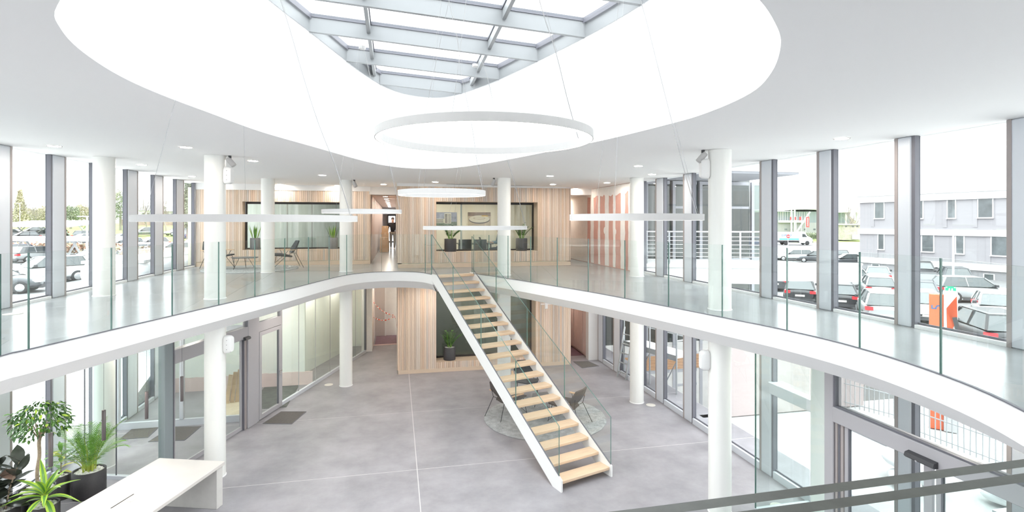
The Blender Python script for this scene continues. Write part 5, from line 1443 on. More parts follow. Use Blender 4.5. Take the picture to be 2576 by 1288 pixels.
# retaining walls, white canopy roof, sunken court
q = MB(); q.box(-12.2, -12.0, -5, 26, -0.1, 1.42); q.box(-12.2, -6.8, 26, 26.2, -0.1, 3.6); q.build('retaining_wall', OWHITE, grd)
q = MB(); q.box(-12.24, -11.96, -5, 26, 1.42, 1.50); q.build('coping', OWHITE, grd)
cn = thing('entrance_canopy', 'white rounded canopy roof of a side entrance outside the left windows', 'canopy', (-8.0, 19.9, 3.30))
q = MB(); rings = []
for f, z in ((0.90, 0.0), (0.98, 0.06), (1.0, 0.2), (0.99, 0.36), (0.93, 0.5), (0.86, 0.55)):
    rings.append([(0.98 * f * math.copysign(abs(math.cos(a)) ** 0.35, math.cos(a)), 2.5 * f * math.copysign(abs(math.sin(a)) ** 0.35, math.sin(a)), z) for a in [2 * PI * k / 40 for k in range(40)]])
q.loft(rings, True, True, smooth=True); q.build('roof_shell', OWHITE, cn)
q = MB(); q.box(-0.8, 0.8, -2.3, 2.3, 0.52, 0.60); q.build('roof_kerb', WHITE, cn)
q = MB(); q.box(-0.75, -0.62, -2.2, 2.2, -3.28, 0.0); q.build('side_wall', OWHITE, cn)
q = MB(); q.box(7.35, 7.7, 12.5, 20.6, -3.4, -0.03); q.box(15.5, 15.7, 12.5, 20.6, -3.4, 0.0); q.box(7.7, 15.7, 12.4, 12.6, -3.4, 0.0); q.build('court_wall', OWHITE, grd)
sw = thing('screen_wall', 'pale pink rendered wall outside the right glass lobby', 'wall', (8.3, 12.3, 0)); sw['kind'] = 'thing'
MB().box(0, 4.2, 0, 0.15, 0.0, 2.5, bev=0.01).build('wall_body', mat('pinkish_render', (0.50, 0.44, 0.43), 0.85), sw)
MB().box(-0.02, 4.22, -0.02, 0.17, 2.5, 2.56).build('coping', OWHITE, sw)

gs = thing('gravel_slope', 'white gravel slope in the courtyard outside the left lobby', 'gravel', (-8.2, 15.2, 0))
q = MB(); q.loft([[(-3.7, 0, 0), (1.38, 0, 0), (1.38, 7.5, 2.6), (-3.7, 7.5, 2.6)], [(-3.7, 0.02, -0.01), (1.38, 0.02, -0.01), (1.38, 7.5, -0.01), (-3.7, 7.5, -0.01)]], True, True); q.build('gravel_bed', mat('white_gravel', (0.80, 0.80, 0.79), 0.9, noise=(30, 0.3), bump=0.8, bscale=40), gs)
# ============================================================ neighbouring wing beyond the right facade
wing = thing('neighbour_wing', 'glazed wing with grey frames and a larch band across the sunken court', 'building', (0, 0, 0))
WV = 20.6
GREYF = mat('outdoor_grey_frame', (0.33, 0.34, 0.37), 0.5)
REFL = glass('wing_glass', (0.42, 0.47, 0.46), 1.9)
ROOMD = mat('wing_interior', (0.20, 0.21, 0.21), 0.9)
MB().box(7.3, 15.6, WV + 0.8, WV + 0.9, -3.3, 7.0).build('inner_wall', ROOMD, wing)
MB().box(7.3, 15.6, WV - 0.02, WV + 0.15, -1.15, -0.55).build('larch_backing', GREYF, wing)
zz = -1.14
LARCH = mat('larch_board', (0.46, 0.27, 0.15), 0.7, noise=(3, 0.2), stretch=(0.6, 14, 14))
for k in range(9): MB().box(7.3, 15.6, WV - 0.05 - 0.01 * (k % 2), WV - 0.02, zz + 0.066 * k, zz + 0.066 * k + 0.055).build('board', LARCH, wing)
MB().box(7.3, 15.6, WV - 0.12, WV + 0.8, 2.55, 3.35).build('floor_edge', OWHITE, wing)
for z0, z1 in ((-3.3, -1.15), (-0.55, 2.55), (3.35, 6.75)):
    for k in range(7):
        u = 7.6 + 1.25 * k
        w = MB(); w.box(u, u + 0.13, WV - 0.03, WV + 0.1, z0, z1); w.box(u + 0.13, u + 1.12, WV - 0.02, WV + 0.08, z0, z0 + 0.12); w.box(u + 0.13, u + 1.12, WV - 0.02, WV + 0.08, z1 - 0.14, z1)
        if k % 2: w.box(u + 0.13, u + 1.12, WV - 0.02, WV + 0.08, z0 + (z1 - z0) * 0.66, z0 + (z1 - z0) * 0.66 + 0.1)
        f = w.build('window_frame', GREYF, wing)
        MB().box(u + 0.13, u + 1.12, WV + 0.02, WV + 0.035, z0 + 0.12, z1 - 0.14).build('pane', REFL, f)
MB().box(7.3, 14.6, 17.2, 24, 6.78, 6.86).build('soffit', GREYF, wing); MB().box(7.3, 14.7, 17.1, 24, 6.86, 7.7).build('roof_edge', OWHITE, wing)
# platform with steel railing, white ramp parapet
pf_ = thing('terrace_platform', 'white terrace slab outside the right gallery windows', 'terrace', (0, 0, 0))
c0, c1 = deep(1618, 560, 19.3), deep(1935, 560, 18.4)
dr = (c1 - c0); dr.z = 0; ln = dr.length; dr.normalize(); nn = Vector((-dr.y, dr.x, 0))
MP = Matrix.Translation((c0.x, c0.y, 0)) @ Matrix(((dr.x, nn.x, 0, 0), (dr.y, nn.y, 0, 0), (0, 0, 1, 0), (0, 0, 0, 1)))
MB().box(0, ln, 0.0, 3.0, 2.88, 3.42, M=MP).build('slab', OWHITE, pf_); MB().box(-0.05, ln + 0.05, -0.06, 3.0, 3.42, 3.52, M=MP).build('coping', OWHITE, pf_)
rl = thing('terrace_railing', 'stainless steel railing with thin horizontal bars on the white terrace', 'railing', (0, 0, 0))
np_ = 6
for k in range(np_):
    x = ln * (k + 0.15) / (np_ - 0.7); q = MB(); q.box(x - 0.03, x + 0.03, 0.08, 0.12, 3.52, 4.66, M=MP); q.build('post', CHROME, rl)
q = MB(); q.tube([MP @ Vector((0, 0.1, 4.68)), MP @ Vector((ln, 0.1, 4.68))], 0.028, 8); q.build('handrail', CHROME, rl)
for k in range(7):
    q = MB(); q.tube([MP @ Vector((0, 0.1, 3.66 + 0.14 * k)), MP @ Vector((ln, 0.1, 3.66 + 0.14 * k))], 0.010, 6); q.build('bar', CHROME, rl)
rp_ = thing('ramp_parapet', 'long white concrete ramp parapet above the parked cars, right', 'parapet', (0, 0, 0))
a, b1 = deep(1860, 560, 25), deep(2168, 560, 24.5)
dr = (b1 - a); dr.z = 0; ln2 = dr.length; dr.normalize(); nn = Vector((-dr.y, dr.x, 0))
MQ = Matrix.Translation((a.x, a.y, 0)) @ Matrix(((dr.x, nn.x, 0, 0), (dr.y, nn.y, 0, 0), (0, 0, 1, 0), (0, 0, 0, 1)))
MB().box(0, ln2, 0, 0.3, 2.30, 3.05, M=MQ).build('parapet_wall', OWHITE, rp_); MB().box(-0.03, ln2 + 0.03, -0.04, 0.34, 3.05, 3.14, M=MQ).build('coping', OWHITE, rp_)
MB().box(-0.4, 0.0, 0.02, 0.28, -0.1, 3.0, M=MQ).build('pier', OWHITE, rp_)
# scaffold in the court
STL = mat('galvanised_steel', (0.50, 0.52, 0.53), 0.4, metal=0.5); ORNG = mat('orange_band', (0.75, 0.16, 0.05), 0.5)
sc_ = thing('scaffold_tower', 'white scaffold platform with tubes and orange bands outside the lower right windows', 'scaffold', (0, 0, 0))
s0, s1 = at(1570, 858, 1.1), at(1702, 897, 1.1)
dr = (s1 - s0); dr.z = 0; ln3 = dr.length; dr.normalize(); nn = Vector((-dr.y, dr.x, 0))
if nn.dot(Vector((1, 0, 0))) < 0: nn = -nn
MSC = Matrix.Translation((s0.x, s0.y, 0)) @ Matrix(((dr.x, nn.x, 0, 0), (dr.y, nn.y, 0, 0), (0, 0, 1, 0), (0, 0, 0, 1)))
MB().box(0, ln3, 0, 0.7, 1.04, 1.10, M=MSC).build('deck', OWHITE, sc_)
MB().box(0, ln3, -0.02, 0.0, 0.96, 1.12, M=MSC).build('deck_frame', STL, sc_)
for x in (0.0, ln3 * 0.52, ln3):
    for y_ in (0.0, 0.7):
        q = MB(); q.tube([MSC @ Vector((x, y_, -3.28)), MSC @ Vector((x, y_, 2.3))], 0.026, 8); o = q.build('standard', STL, sc_)
        q = MB(); 
        for z in (-0.9, 2.1, -2.9): q.tube([MSC @ Vector((x, y_, z)), MSC @ Vector((x, y_, z + 0.22))], 0.029, 8)
        q.build('orange_band', ORNG, o)
for z in (2.0, 1.55, -0.95):
    q = MB(); q.tube([MSC @ Vector((0, 0.7, z)), MSC @ Vector((ln3, 0.7, z))], 0.022, 8); q.build('ledger', STL, sc_)
    q = MB(); q.tube([MSC @ Vector((ln3, 0, z)), MSC @ Vector((ln3, 0.7, z))], 0.022, 8); q.build('ledger', STL, sc_)
for a, b1 in ((0, 0.52), (0.52, 1.0)):
    q = MB(); q.tube([MSC @ Vector((ln3 * a, 0, -0.9)), MSC @ Vector((ln3 * b1, 0, 0.95))], 0.018, 8); q.build('diagonal_brace', STL, sc_)
ld = thing('ladder', 'aluminium ladder leaning on the scaffold platform', 'ladder', (0, 0, 0))
la, lb_ = at(1570, 935, 0.0), at(1562, 855, 1.2)
bs = Vector((s0.x - 0.3, s0.y - 0.15, -0.02)); bs = MSC @ Vector((0.35, -0.9, -3.25))
for x in (0.0, 0.42):
    q = MB(); q.bar(MSC @ Vector((0.1 + x, -1.0, -3.28)), MSC @ Vector((0.1 + x, -0.06, 1.6)), 0.03, 0.06); q.build('rail', STL, ld)
for k in range(16):
    t = (k + 0.7) / 16.5; p = Vector((0.1, -1.0 + 0.94 * t, -3.28 + 4.88 * t))
    q = MB(); q.bar(MSC @ p, MSC @ (p + Vector((0.42, 0, 0))), 0.03, 0.03); q.build('rung', STL, ld)

# ============================================================ grey office block
ob = thing('office_block', 'pale grey three storey office block with white bands beyond the right windows', 'building', (0, 0, 0))
OA, OB = deep(2163, 560, 58), deep(2533, 560, 46); OA.z = OB.z = 0
od = (OB - OA).normalized(); on = Vector((od.y, -od.x, 0))
if on.dot(OA) > 0: on = -on
MO = Matrix.Translation(OA) @ Matrix(((od.x, -on.x, 0, 0), (od.y, -on.y, 0, 0), (0, 0, 1, 0), (0, 0, 0, 1)))   # x along the front, +y into the block
def onO(px, py):
    X = (px - 1288) / FPX; d3 = Vector((X * CA + SA, -X * SA + CA, (560 - py) / FPX)); t = OA.dot(on) / d3.dot(on); p = Vector((0, 0, EYE)) + d3 * t
    return (p - OA).dot(od), p.z
GREYW = mat('office_cladding', (0.30, 0.296, 0.31), 0.8, noise=(1.5, 0.03), stretch=(0.2, 0.2, 4)); BANDW = mat('office_band', (0.62, 0.62, 0.62), 0.7)
OWIN = mat('office_window', (0.10, 0.115, 0.12), 0.12, spec=0.8, noise=(0.7, 0.5))
LEN = 26
def ob_box(x0, x1, y0, y1, z0, z1, nm, m, par=ob): return MB().box(x0, x1, y0, y1, z0, z1, M=MO).build(nm, m, par)
zb2, zt2 = onO(2300, 591)[1], onO(2300, 577)[1]; zb1, zt1 = onO(2300, 506)[1], onO(2300, 489)[1]; zb3, zt3 = onO(2300, 669)[1], onO(2300, 654)[1]
ob_box(0, LEN, 0, 14, -0.6, zt1 - 0.1, 'wall', GREYW)
ob_box(-0.15, LEN, -0.2, 14, zb1, zt1, 'band', BANDW); ob_box(-0.12, LEN, -0.16, 0.1, zb2, zt2, 'band', BANDW); ob_box(-0.12, LEN, -0.16, 0.1, zb3, zt3, 'band', BANDW)
ob_box(-0.3, LEN, -0.3, 14, zt1, zt1 + 0.28, 'roof_edge', BANDW)
ob_box(onO(2343, 460)[0], LEN, 1.0, 12, zt1 + 0.28, zt1 + 1.15, 'attic', BANDW)
def z4(a, b_, c_, d_): return (2040 + a / 3.22, 300 + c_ / 3.22, 2040 + b_ / 3.22, 300 + d_ / 3.22)
def z6(a, b_, c_, d_): return (2040 + a / 3.578, 600 + c_ / 3.578, 2040 + b_ / 3.578, 600 + d_ / 3.578)
for px0, py0, px1, py1 in [z4(522, 590, 678, 800), z4(850, 905, 662, 800), z4(1112, 1168, 652, 798), z4(1360, 1470, 640, 793), z4(550, 590, 930, 1052), z4(905, 992, 937, 1072), z4(1180, 1237, 945, 1087), z4(1468, 1587, 950, 1105),
                           z6(555, 612, 230, 268), z6(945, 1030, 265, 300), z6(1310, 1430, 290, 370), z6(1565, 1645, 320, 425)]:
    xa, za = onO(px0, py0); xb, zb = onO(px1, py1)
    f = ob_box(xa - 0.1, xb + 0.1, -0.05, 0.02, zb - 0.12, za + 0.05, 'window', BANDW)
    ob_box(xa, xb, -0.07, -0.045, zb, za, 'pane', OWIN, f)
    ob_box(xa - 0.45, xa - 0.1, -0.035, 0.02, zb - 0.9, za + 0.1, 'cladding_panel', GREYW)
    ob_box(xa - 0.12, xb + 0.12, -0.16, -0.05, zb - 0.12, zb - 0.05, 'sill', BANDW, f)

# ============================================================ brick house, showroom, stone house
BRK = mat('pale_brick', (0.42, 0.40, 0.395), 0.9, noise=(5, 0.15), stretch=(0.5, 0.5, 3)); ROOFM = mat('slate', (0.27, 0.27, 0.285), 0.8)
def face_frame(px, d):
    o_ = deep(px, 560, d); o_.z = 0; f = Vector((CA, -SA, 0)); k = Vector((SA, CA, 0))
    return Matrix.Translation(o_) @ Matrix(((f.x, k.x, 0, 0), (f.y, k.y, 0, 0), (0, 0, 1, 0), (0, 0, 0, 1)))
def Z(py, d): return EYE + (560 - py) * d / FPX
def Xp(px, ref, d): return (px - ref) * d / FPX
bh = thing('brick_house', 'pale brick gabled shop with a dark framed window across the road', 'building', (0, 0, 0)); d = 110; MH = face_frame(1856, d)
gb = Z(603, d); q = MB()
pr = [(Xp(1817, 1856, d), gb), (Xp(1896, 1856, d), gb), (Xp(1896, 1856, d), Z(540, d)), (0, Z(505, d)), (Xp(1817, 1856, d), Z(540, d))]
q.loft([[(x, y, z) for x, z in pr] for y in (0, 14)], True, True, M=MH); q.build('wall', BRK, bh)
for s in (-1, 1):
    q = MB(); e = Xp(1897, 1856, d) * s; q.loft([[(0, y, Z(503, d)), (e, y, Z(540, d) - 0.1), (e, y, Z(540, d) + 0.2), (0, y, Z(503, d) + 0.35)] for y in (-0.3, 14)], True, True, M=MH); q.build('roof', ROOFM, bh)
w0, w1, wt, wb = Xp(1848, 1856, d), Xp(1882, 1856, d), Z(550, d), Z(597, d)
f = MB().box(w0, w1, -0.12, -0.02, wb, wt, M=MH).build('window', BLACKF, bh)
MB().box(w0 + 0.1, Xp(1857, 1856, d), -0.15, -0.12, wb + 0.1, wt - 0.3, M=MH).build('pane', mat('shop_pane_tan', (0.55, 0.42, 0.30), 0.3), f); MB().box(Xp(1859, 1856, d), w1 - 0.3, -0.15, -0.12, wb + 0.1, wt - 0.15, M=MH).build('pane', mat('shop_glass', (0.30, 0.33, 0.30), 0.2), f)  # left pane in a flat warm tan
def lettering(txt, M, size, m, parent, nm='lettering', ext=0.01):
    cu = bpy.data.curves.new(nm, 'FONT'); cu.body = txt; cu.size = size; cu.extrude = ext; cu.align_x = 'CENTER'; cu.align_y = 'CENTER'; cu.resolution_u = 3
    cu.materials.append(m); t_ = bpy.data.objects.new(nm, cu); me = bpy.data.meshes.new_from_object(t_); bpy.data.objects.remove(t_); o = bpy.data.objects.new(nm, me); COL.objects.link(o)
    o.parent = parent; o.matrix_local = M; return o
UPR = Matrix.Rotation(PI / 2, 4, 'X')
SIGNW = glow('sign_white', (1, 0.95, 0.95), 1.0)
lettering('sure ATTYMO', MH @ Matrix.Translation((Xp(1864, 1856, d), -0.25, Z(563, d))) @ UPR, 0.62, SIGNW, bh)
sr = thing('glazed_showroom', 'long grey showroom with a shallow arched roof and glazed upper floor across the road', 'building', (0, 0, 0)); d = 140; MW = face_frame(2040, d)
x = lambda px: Xp(px, 2040, d)
MB().box(x(1935), x(2140), 0, 14, Z(597, d), Z(560, d), M=MW).build('wall', GREYW, sr); MB().box(x(1935), x(2140), 0.3, 14, Z(560, d), Z(532, d), M=MW).build('upper_wall', mat('showroom_glass', (0.20, 0.235, 0.25), 0.2, spec=0.7), sr)
MB().box(x(1958), x(2022), -0.6, 0.3, Z(560, d), Z(554.5, d), M=MW).build('balcony_band', BANDW, sr)
q = MB(); n = 16; rr = [(x(1932 + 206 * k / n), Z(533 - 6 * math.sin(PI * min(1, k / n * 1.15 + 0.0)) , d)) for k in range(n + 1)]
q.loft([[(a, -1.2, z), (a, 14, z), (a, 14, z + 0.55), (a, -1.2, z + 0.55)] for a, z in rr], True, True, M=MW); q.build('roof', OWHITE, sr)
for k in range(17): MB().box(x(1940 + 6 * k), x(1940 + 6 * k) + 0.12, 0.2, 0.32, Z(554, d), Z(533, d), M=MW).build('mullion', BANDW, sr)
for px in (1984, 1992): MB().box(x(px), x(px) + 0.32, -1.2, -0.9, Z(590, d), Z(527, d), M=MW).build('post', BANDW, sr)
q = MB(); q.bar(MW @ Vector((x(2000), -1.0, Z(582, d))), MW @ Vector((x(2032), -1.0, Z(533, d))), 0.3, 0.3); q.build('brace', BANDW, sr)
for px in (1946, 1974, 1988, 2022, 2046): MB().box(x(px), x(px) + 0.6, -0.05, 0, Z(579, d), Z(575, d), M=MW).build('window', OWIN, sr)
MB().box(x(2093), x(2134), -4, 2, Z(535, d), Z(529.5, d), M=MW).build('porch_roof', OWHITE, sr); MB().box(x(2106), x(2109), -3.6, -3.3, Z(610, d), Z(537, d), M=MW).build('porch_post', BANDW, sr); MB().box(x(2133), x(2137), -3.6, -3.2, Z(604, d), Z(512, d), M=MW).build('porch_post', BANDW, sr)
REDF = mat('red_flag', (0.62, 0.07, 0.08), 0.7)
for k, (px, w, h) in enumerate(((1991, 3.5, 8), (2003, 4, 8), (2016, 5, 9), (2027, 9, 26))):
    d = 125; MF = face_frame(px, d); o = thing('banner_flag', ['leftmost and smallest red flag before the showroom', 'second small red flag before the showroom', 'third small red flag before the showroom', 'largest red banner flag with white lettering before the showroom'][k], 'flag', MF.translation + Vector((0, 0, gz(*MF.translation.xy))), -YAW, 'red flags before the showroom'); g0 = o.location.z
    MB().lathe([(0.05, 0), (0.04, Z(544, d) - g0)], 8).build('pole', BANDW, o)
    W_, H_ = w * d / FPX, h * d / FPX; q = MB(); n = 6
    pts = [(W_ * i / n * (-1 if k < 3 else 1), 0.06 * math.sin(2.2 * i)) for i in range(n + 1)]; zt = Z(545.5, d) - g0
    q.loft([[(a, c_ - 0.01, zt - H_ * (1.05 if i == n else 1)), (a, c_ + 0.01, zt - H_), (a, c_ + 0.01, zt), (a, c_ - 0.01, zt)] for i, (a, c_) in enumerate(pts)], True, True); fl_ = q.build('cloth', REDF, o)
    if k == 3:
        q = MB(); q.box(W_ * 0.45, W_ * 0.62, -0.10, -0.09, zt - H_ * 0.92, zt - H_ * 0.12)
        for j in range(5): q.box(W_ * 0.30, W_ * (0.5 + 0.07 * (j % 2)), -0.10, -0.09, zt - H_ * (0.18 + 0.16 * j), zt - H_ * (0.14 + 0.16 * j))
        q.build('flag_mark', BANDW, o)
d = 112; MT = face_frame(2140, d); sh_ = thing('stone_house', 'low stone outbuilding at the left edge of the grey office block', 'building', (0, 0, 0)); x = lambda px: Xp(px, 2140, d)
MB().box(x(2120), x(2175), 0, 8, Z(604, d), Z(566, d), M=MT).build('wall', mat('stone_wall', (0.40, 0.37, 0.32), 0.9, noise=(2, 0.25)), sh_); MB().box(x(2115), x(2177), -0.4, 8, Z(566, d), Z(563.5, d), M=MT).build('roof', OWHITE, sh_)
MB().box(x(2142), x(2160), -0.8, -0.1, Z(602, d), Z(590, d), M=MT).build('cabinet', BANDW, sh_)
for px in (2126, 2143, 2154): MB().box(x(px), x(px) + 0.4, -0.05, 0, Z(571, d), Z(568, d), M=MT).build('window', OWIN, sh_)

# ============================================================ cars
TYRE = mat('tyre_rubber', (0.035, 0.035, 0.037), 0.8); HUB = mat('alloy_hub', (0.50, 0.51, 0.52), 0.3, metal=0.6); CGL = mat('car_glass', (0.07, 0.085, 0.09), 0.05, spec=0.9); TAIL = mat('tail_light', (0.60, 0.03, 0.04), 0.3); HEAD = mat('head_light', (0.70, 0.72, 0.74), 0.15); TRIM = mat('car_trim', (0.06, 0.06, 0.065), 0.6); PLATE = mat('number_plate', (0.70, 0.68, 0.64), 0.5)
PAINT = {n: mat('paint_' + n, c, 0.28, metal=mt, spec=0.7) for n, c, mt in (('black', (0.025, 0.026, 0.030), 0.1), ('dark grey', (0.085, 0.09, 0.10), 0.3), ('silver', (0.40, 0.41, 0.42), 0.4), ('white', (0.56, 0.56, 0.56), 0.0), ('dark blue', (0.035, 0.06, 0.13), 0.2), ('grey', (0.22, 0.225, 0.235), 0.3), ('blue', (0.07, 0.13, 0.30), 0.1))}
def make_car(kind):
    L, H, hood, deck, wr_ = {'hatch': (4.1, 1.48, 0.92, 1.0, 0.31), 'suv': (4.45, 1.62, 1.02, 1.08, 0.35), 'sedan': (4.65, 1.43, 0.88, 1.0, 0.32), 'wagon': (4.7, 1.48, 0.90, 0.98, 0.32)}[kind]
    o = thing('car', '', 'car'); h = L / 2; W = 0.90
    st = [(-h, 0.72, 0.38, deck - 0.22), (-h + 0.08, 0.82, 0.28, deck - 0.04), (-h + 0.5, 0.89, 0.24, deck), (-0.3, W, 0.22, deck - 0.03), (h - 1.5, W, 0.22, deck - 0.06), (h - 1.1, 0.89, 0.23, hood), (h - 0.35, 0.85, 0.25, hood - 0.10), (h - 0.08, 0.76, 0.28, hood - 0.24), (h, 0.66, 0.34, hood - 0.36)]
    ring = lambda x, w, zb, zt: [(x, -w * 0.9, zb), (x, w * 0.9, zb), (x, w, zb + 0.16), (x, w, zt - 0.16), (x, w * 0.9, zt), (x, -w * 0.9, zt), (x, -w, zt - 0.16), (x, -w, zb + 0.16)]
    q = MB(); q.loft([ring(*s) for s in st], True, True, smooth=True); body = q.build('body', PAINT['black'], o); sb = body.modifiers.new('smooth', 'SUBSURF'); sb.levels = 1; sb.render_levels = 2; q = MB()
    rb, fb = {'hatch': (-h + 0.12, h - 1.15), 'suv': (-h + 0.12, h - 1.25), 'sedan': (-h + 0.75, h - 1.35), 'wagon': (-h + 0.10, h - 1.35)}[kind]
    rt, ft = {'hatch': (-h + 0.55, h - 1.95), 'suv': (-h + 0.45, h - 1.95), 'sedan': (-h + 1.45, h - 2.15), 'wagon': (-h + 0.55, h - 2.10)}[kind]
    zb, zr = deck - 0.05, H
    q.loft([[(rt - 0.02, -0.60, zr - 0.06), (ft + 0.02, -0.60, zr - 0.06), (ft + 0.02, 0.60, zr - 0.06), (rt - 0.02, 0.60, zr - 0.06)], [(rt, -0.62, zr - 0.02), (ft - 0.05, -0.62, zr - 0.02), (ft - 0.05, 0.62, zr - 0.02), (rt, 0.62, zr - 0.02)], [(rt + 0.15, -0.5, zr), (ft - 0.25, -0.5, zr), (ft - 0.25, 0.5, zr), (rt + 0.15, 0.5, zr)]], True, True)
    mid = (rb + fb) / 2 - 0.1
    for s in (-1, 1):
        for a, t in ((rb + 0.05, rt), (mid, (rt + ft) / 2), (fb - 0.04, ft)):
            q.bar((a, s * 0.80, zb), (t, s * 0.635, zr - 0.05), 0.09 if a != mid else 0.05, 0.07)
    q.build('roof', PAINT['black'], o)
    q = MB(); q.loft([[(rb, -0.80, zb), (fb, -0.80, zb), (fb, 0.80, zb), (rb, 0.80, zb)], [(rt, -0.62, zr - 0.06), (ft, -0.62, zr - 0.06), (ft, 0.62, zr - 0.06), (rt, 0.62, zr - 0.06)]], True, True); q.build('windows', CGL, o)
    wm = None
    for xw in (-h + 0.85, h - 0.85):
        for s in (-1, 1):
            if wm is None:
                q = MB(); q.lathe([(wr_ * 0.6, -0.1), (wr_, -0.08), (wr_, 0.08), (wr_ * 0.72, 0.1)], 18, M=Matrix.Rotation(PI / 2, 4, 'X')); w_ = q.build('wheel', TYRE, o); wm = w_.data
                q = MB(); 
                for sd in (-1, 1): q.lathe([(wr_ * 0.66, 0.0), (wr_ * 0.60, 0.012), (0.05, 0.02)], 12, M=Matrix.Translation((0, sd * 0.095, 0)) @ Matrix.Rotation(-sd * PI / 2, 4, 'X'))
                hm = q.build('hub', HUB, w_).data
            else:
                w_ = part('wheel', wm, o); part('hub', hm, w_)
            w_.location = (xw, s * 0.83, wr_)
    q = MB(); q.box(-h - 0.01, -h + 0.12, -0.80, 0.80, 0.26, 0.42); q.box(h - 0.16, h + 0.01, -0.66, 0.66, 0.26, 0.44); 
    for s in (-1, 1): q.box(-h + 1.25, h - 1.25, s * 0.895 - 0.01, s * 0.895 + 0.01, 0.2, 0.34)
    q.build('bumper_trim', TRIM, o)
    for s in (-1, 1):
        MB().box(-h - 0.015, -h + 0.28, *sorted((s * 0.52, s * 0.845)), deck - 0.30, deck - 0.13).build('tail_light', TAIL, o)
        MB().box(h - 0.38, h - 0.02, *sorted((s * 0.45, s * 0.80)), hood - 0.33, hood - 0.19).build('head_light', HEAD, o)
        MB().box(fb - 0.30, fb - 0.16, *sorted((s * 0.88, s * 1.04)), zb + 0.02, zb + 0.16).build('mirror', TRIM, o)
    MB().box(-h - 0.025, -h + 0.0, -0.26, 0.26, 0.52, 0.63).build('number_plate', PLATE, o); MB().box(h - 0.02, h + 0.02, -0.26, 0.26, 0.44, 0.54).build('number_plate', PLATE, o)
    MB().box(h - 0.07, h + 0.012, -0.42, 0.42, 0.46, hood - 0.36).build('grille', TRIM, o)
    return o
proto = {}
def car(kind, paint, px, py, d, hd, label, group=None, z=None):
    p = deep(px, py, d); p.z = gz(p.x, p.y) if z is None else z
    if kind not in proto: o = proto[kind] = make_car(kind)
    else: o = copy_tree(proto[kind])
    o.location = p; o.rotation_euler = (0, 0, math.radians(hd) - YAW); tag(o, label, 'car', group)
    for ch in o.children:
        if ch.name.split('.')[0] in ('body', 'roof'):
            ch.material_slots[0].link = 'OBJECT'; ch.material_slots[0].material = PAINT[paint]
    return o
G1, G2 = 'cars in the right car park', 'cars in the left car park'
for a in [('sedan', 'grey', 2207, 0, 44.5, 58, 'grey saloon seen from behind at the corner of the grey office block'),
          ('wagon', 'black', 2320, 0, 48.5, 235, 'dark estate car at the back of the right car park, nose towards us'),
          ('sedan', 'black', 2330, 0, 38.5, 235, 'black saloon facing us in front of the dark estate car'),
          ('suv', 'dark grey', 2396, 0, 42, 60, 'dark off-roader half hidden behind the silver one, right car park'),
          ('suv', 'silver', 2450, 0, 34, -16, 'silver off-roader standing broadside before the grey office block'),
          ('hatch', 'white', 2126, 0, 41, 215, 'white hatchback below the end of the white ramp parapet'),
          ('wagon', 'grey', 2206, 0, 36.5, 62, 'grey estate car with red tail lights, middle of the right car park'),
          ('hatch', 'black', 2110, 0, 32.2, 62, 'black hatchback with a bright red tail light near the white guard rail'),
          ('suv', 'silver', 2214, 0, 27.6, 62, 'silver off-roader seen from behind next to the black hatchback'),
          ('hatch', 'dark grey', 2316, 0, 32.5, 235, 'dark hatchback behind the left side of the orange pillar'),
          ('hatch', 'white', 2320, 0, 27.8, 240, 'white hatchback facing us, next to the orange pillar'),
          ('suv', 'black', 2474, 0, 21.6, 72, 'black off-roader seen from behind, nearest on the right'),
          ('hatch', 'white', 2510, 0, 27, 235, 'white hatchback behind the black off-roader at the right edge'),
          ('hatch', 'black', 2012, 0, 34.5, 62, 'black hatchback under the white ramp parapet, tail lights towards us'),
          ('sedan', 'dark grey', 1952, 0, 41, 62, 'dark grey saloon left of the black hatchback under the ramp'),
          ('suv', 'black', 1860, 0, 46, 160, 'black car under the white terrace slab, only the wheels showing'),
          ('wagon', 'white', 1996, 0, 71, 170, 'white estate car on the road just above the ramp parapet'),
          ('hatch', 'dark grey', 2050, 0, 67.5, 150, 'dark grey hatchback on the road above the ramp parapet'),
          ('sedan', 'dark grey', 2128, 0, 62, 172, 'dark saloon on the road above the right end of the ramp parapet'),
          ('hatch', 'black', 2110, 0, 71, 70, 'black hatchback behind the dark saloon on the road'),
          ('wagon', 'blue', 1891, 0, 92, 165, 'blue van-like estate in front of the brick shop'),
          ('hatch', 'white', 1880, 0, 100, 170, 'white hatchback parked before the brick shop'),
          ('hatch', 'silver', 1898, 0, 105, 170, 'silver hatchback beside the white one before the brick shop'),
          ('hatch', 'grey', 1952, 0, 109, 5, 'grey car just behind the white flatbed truck')]:
    car(*a, G1)
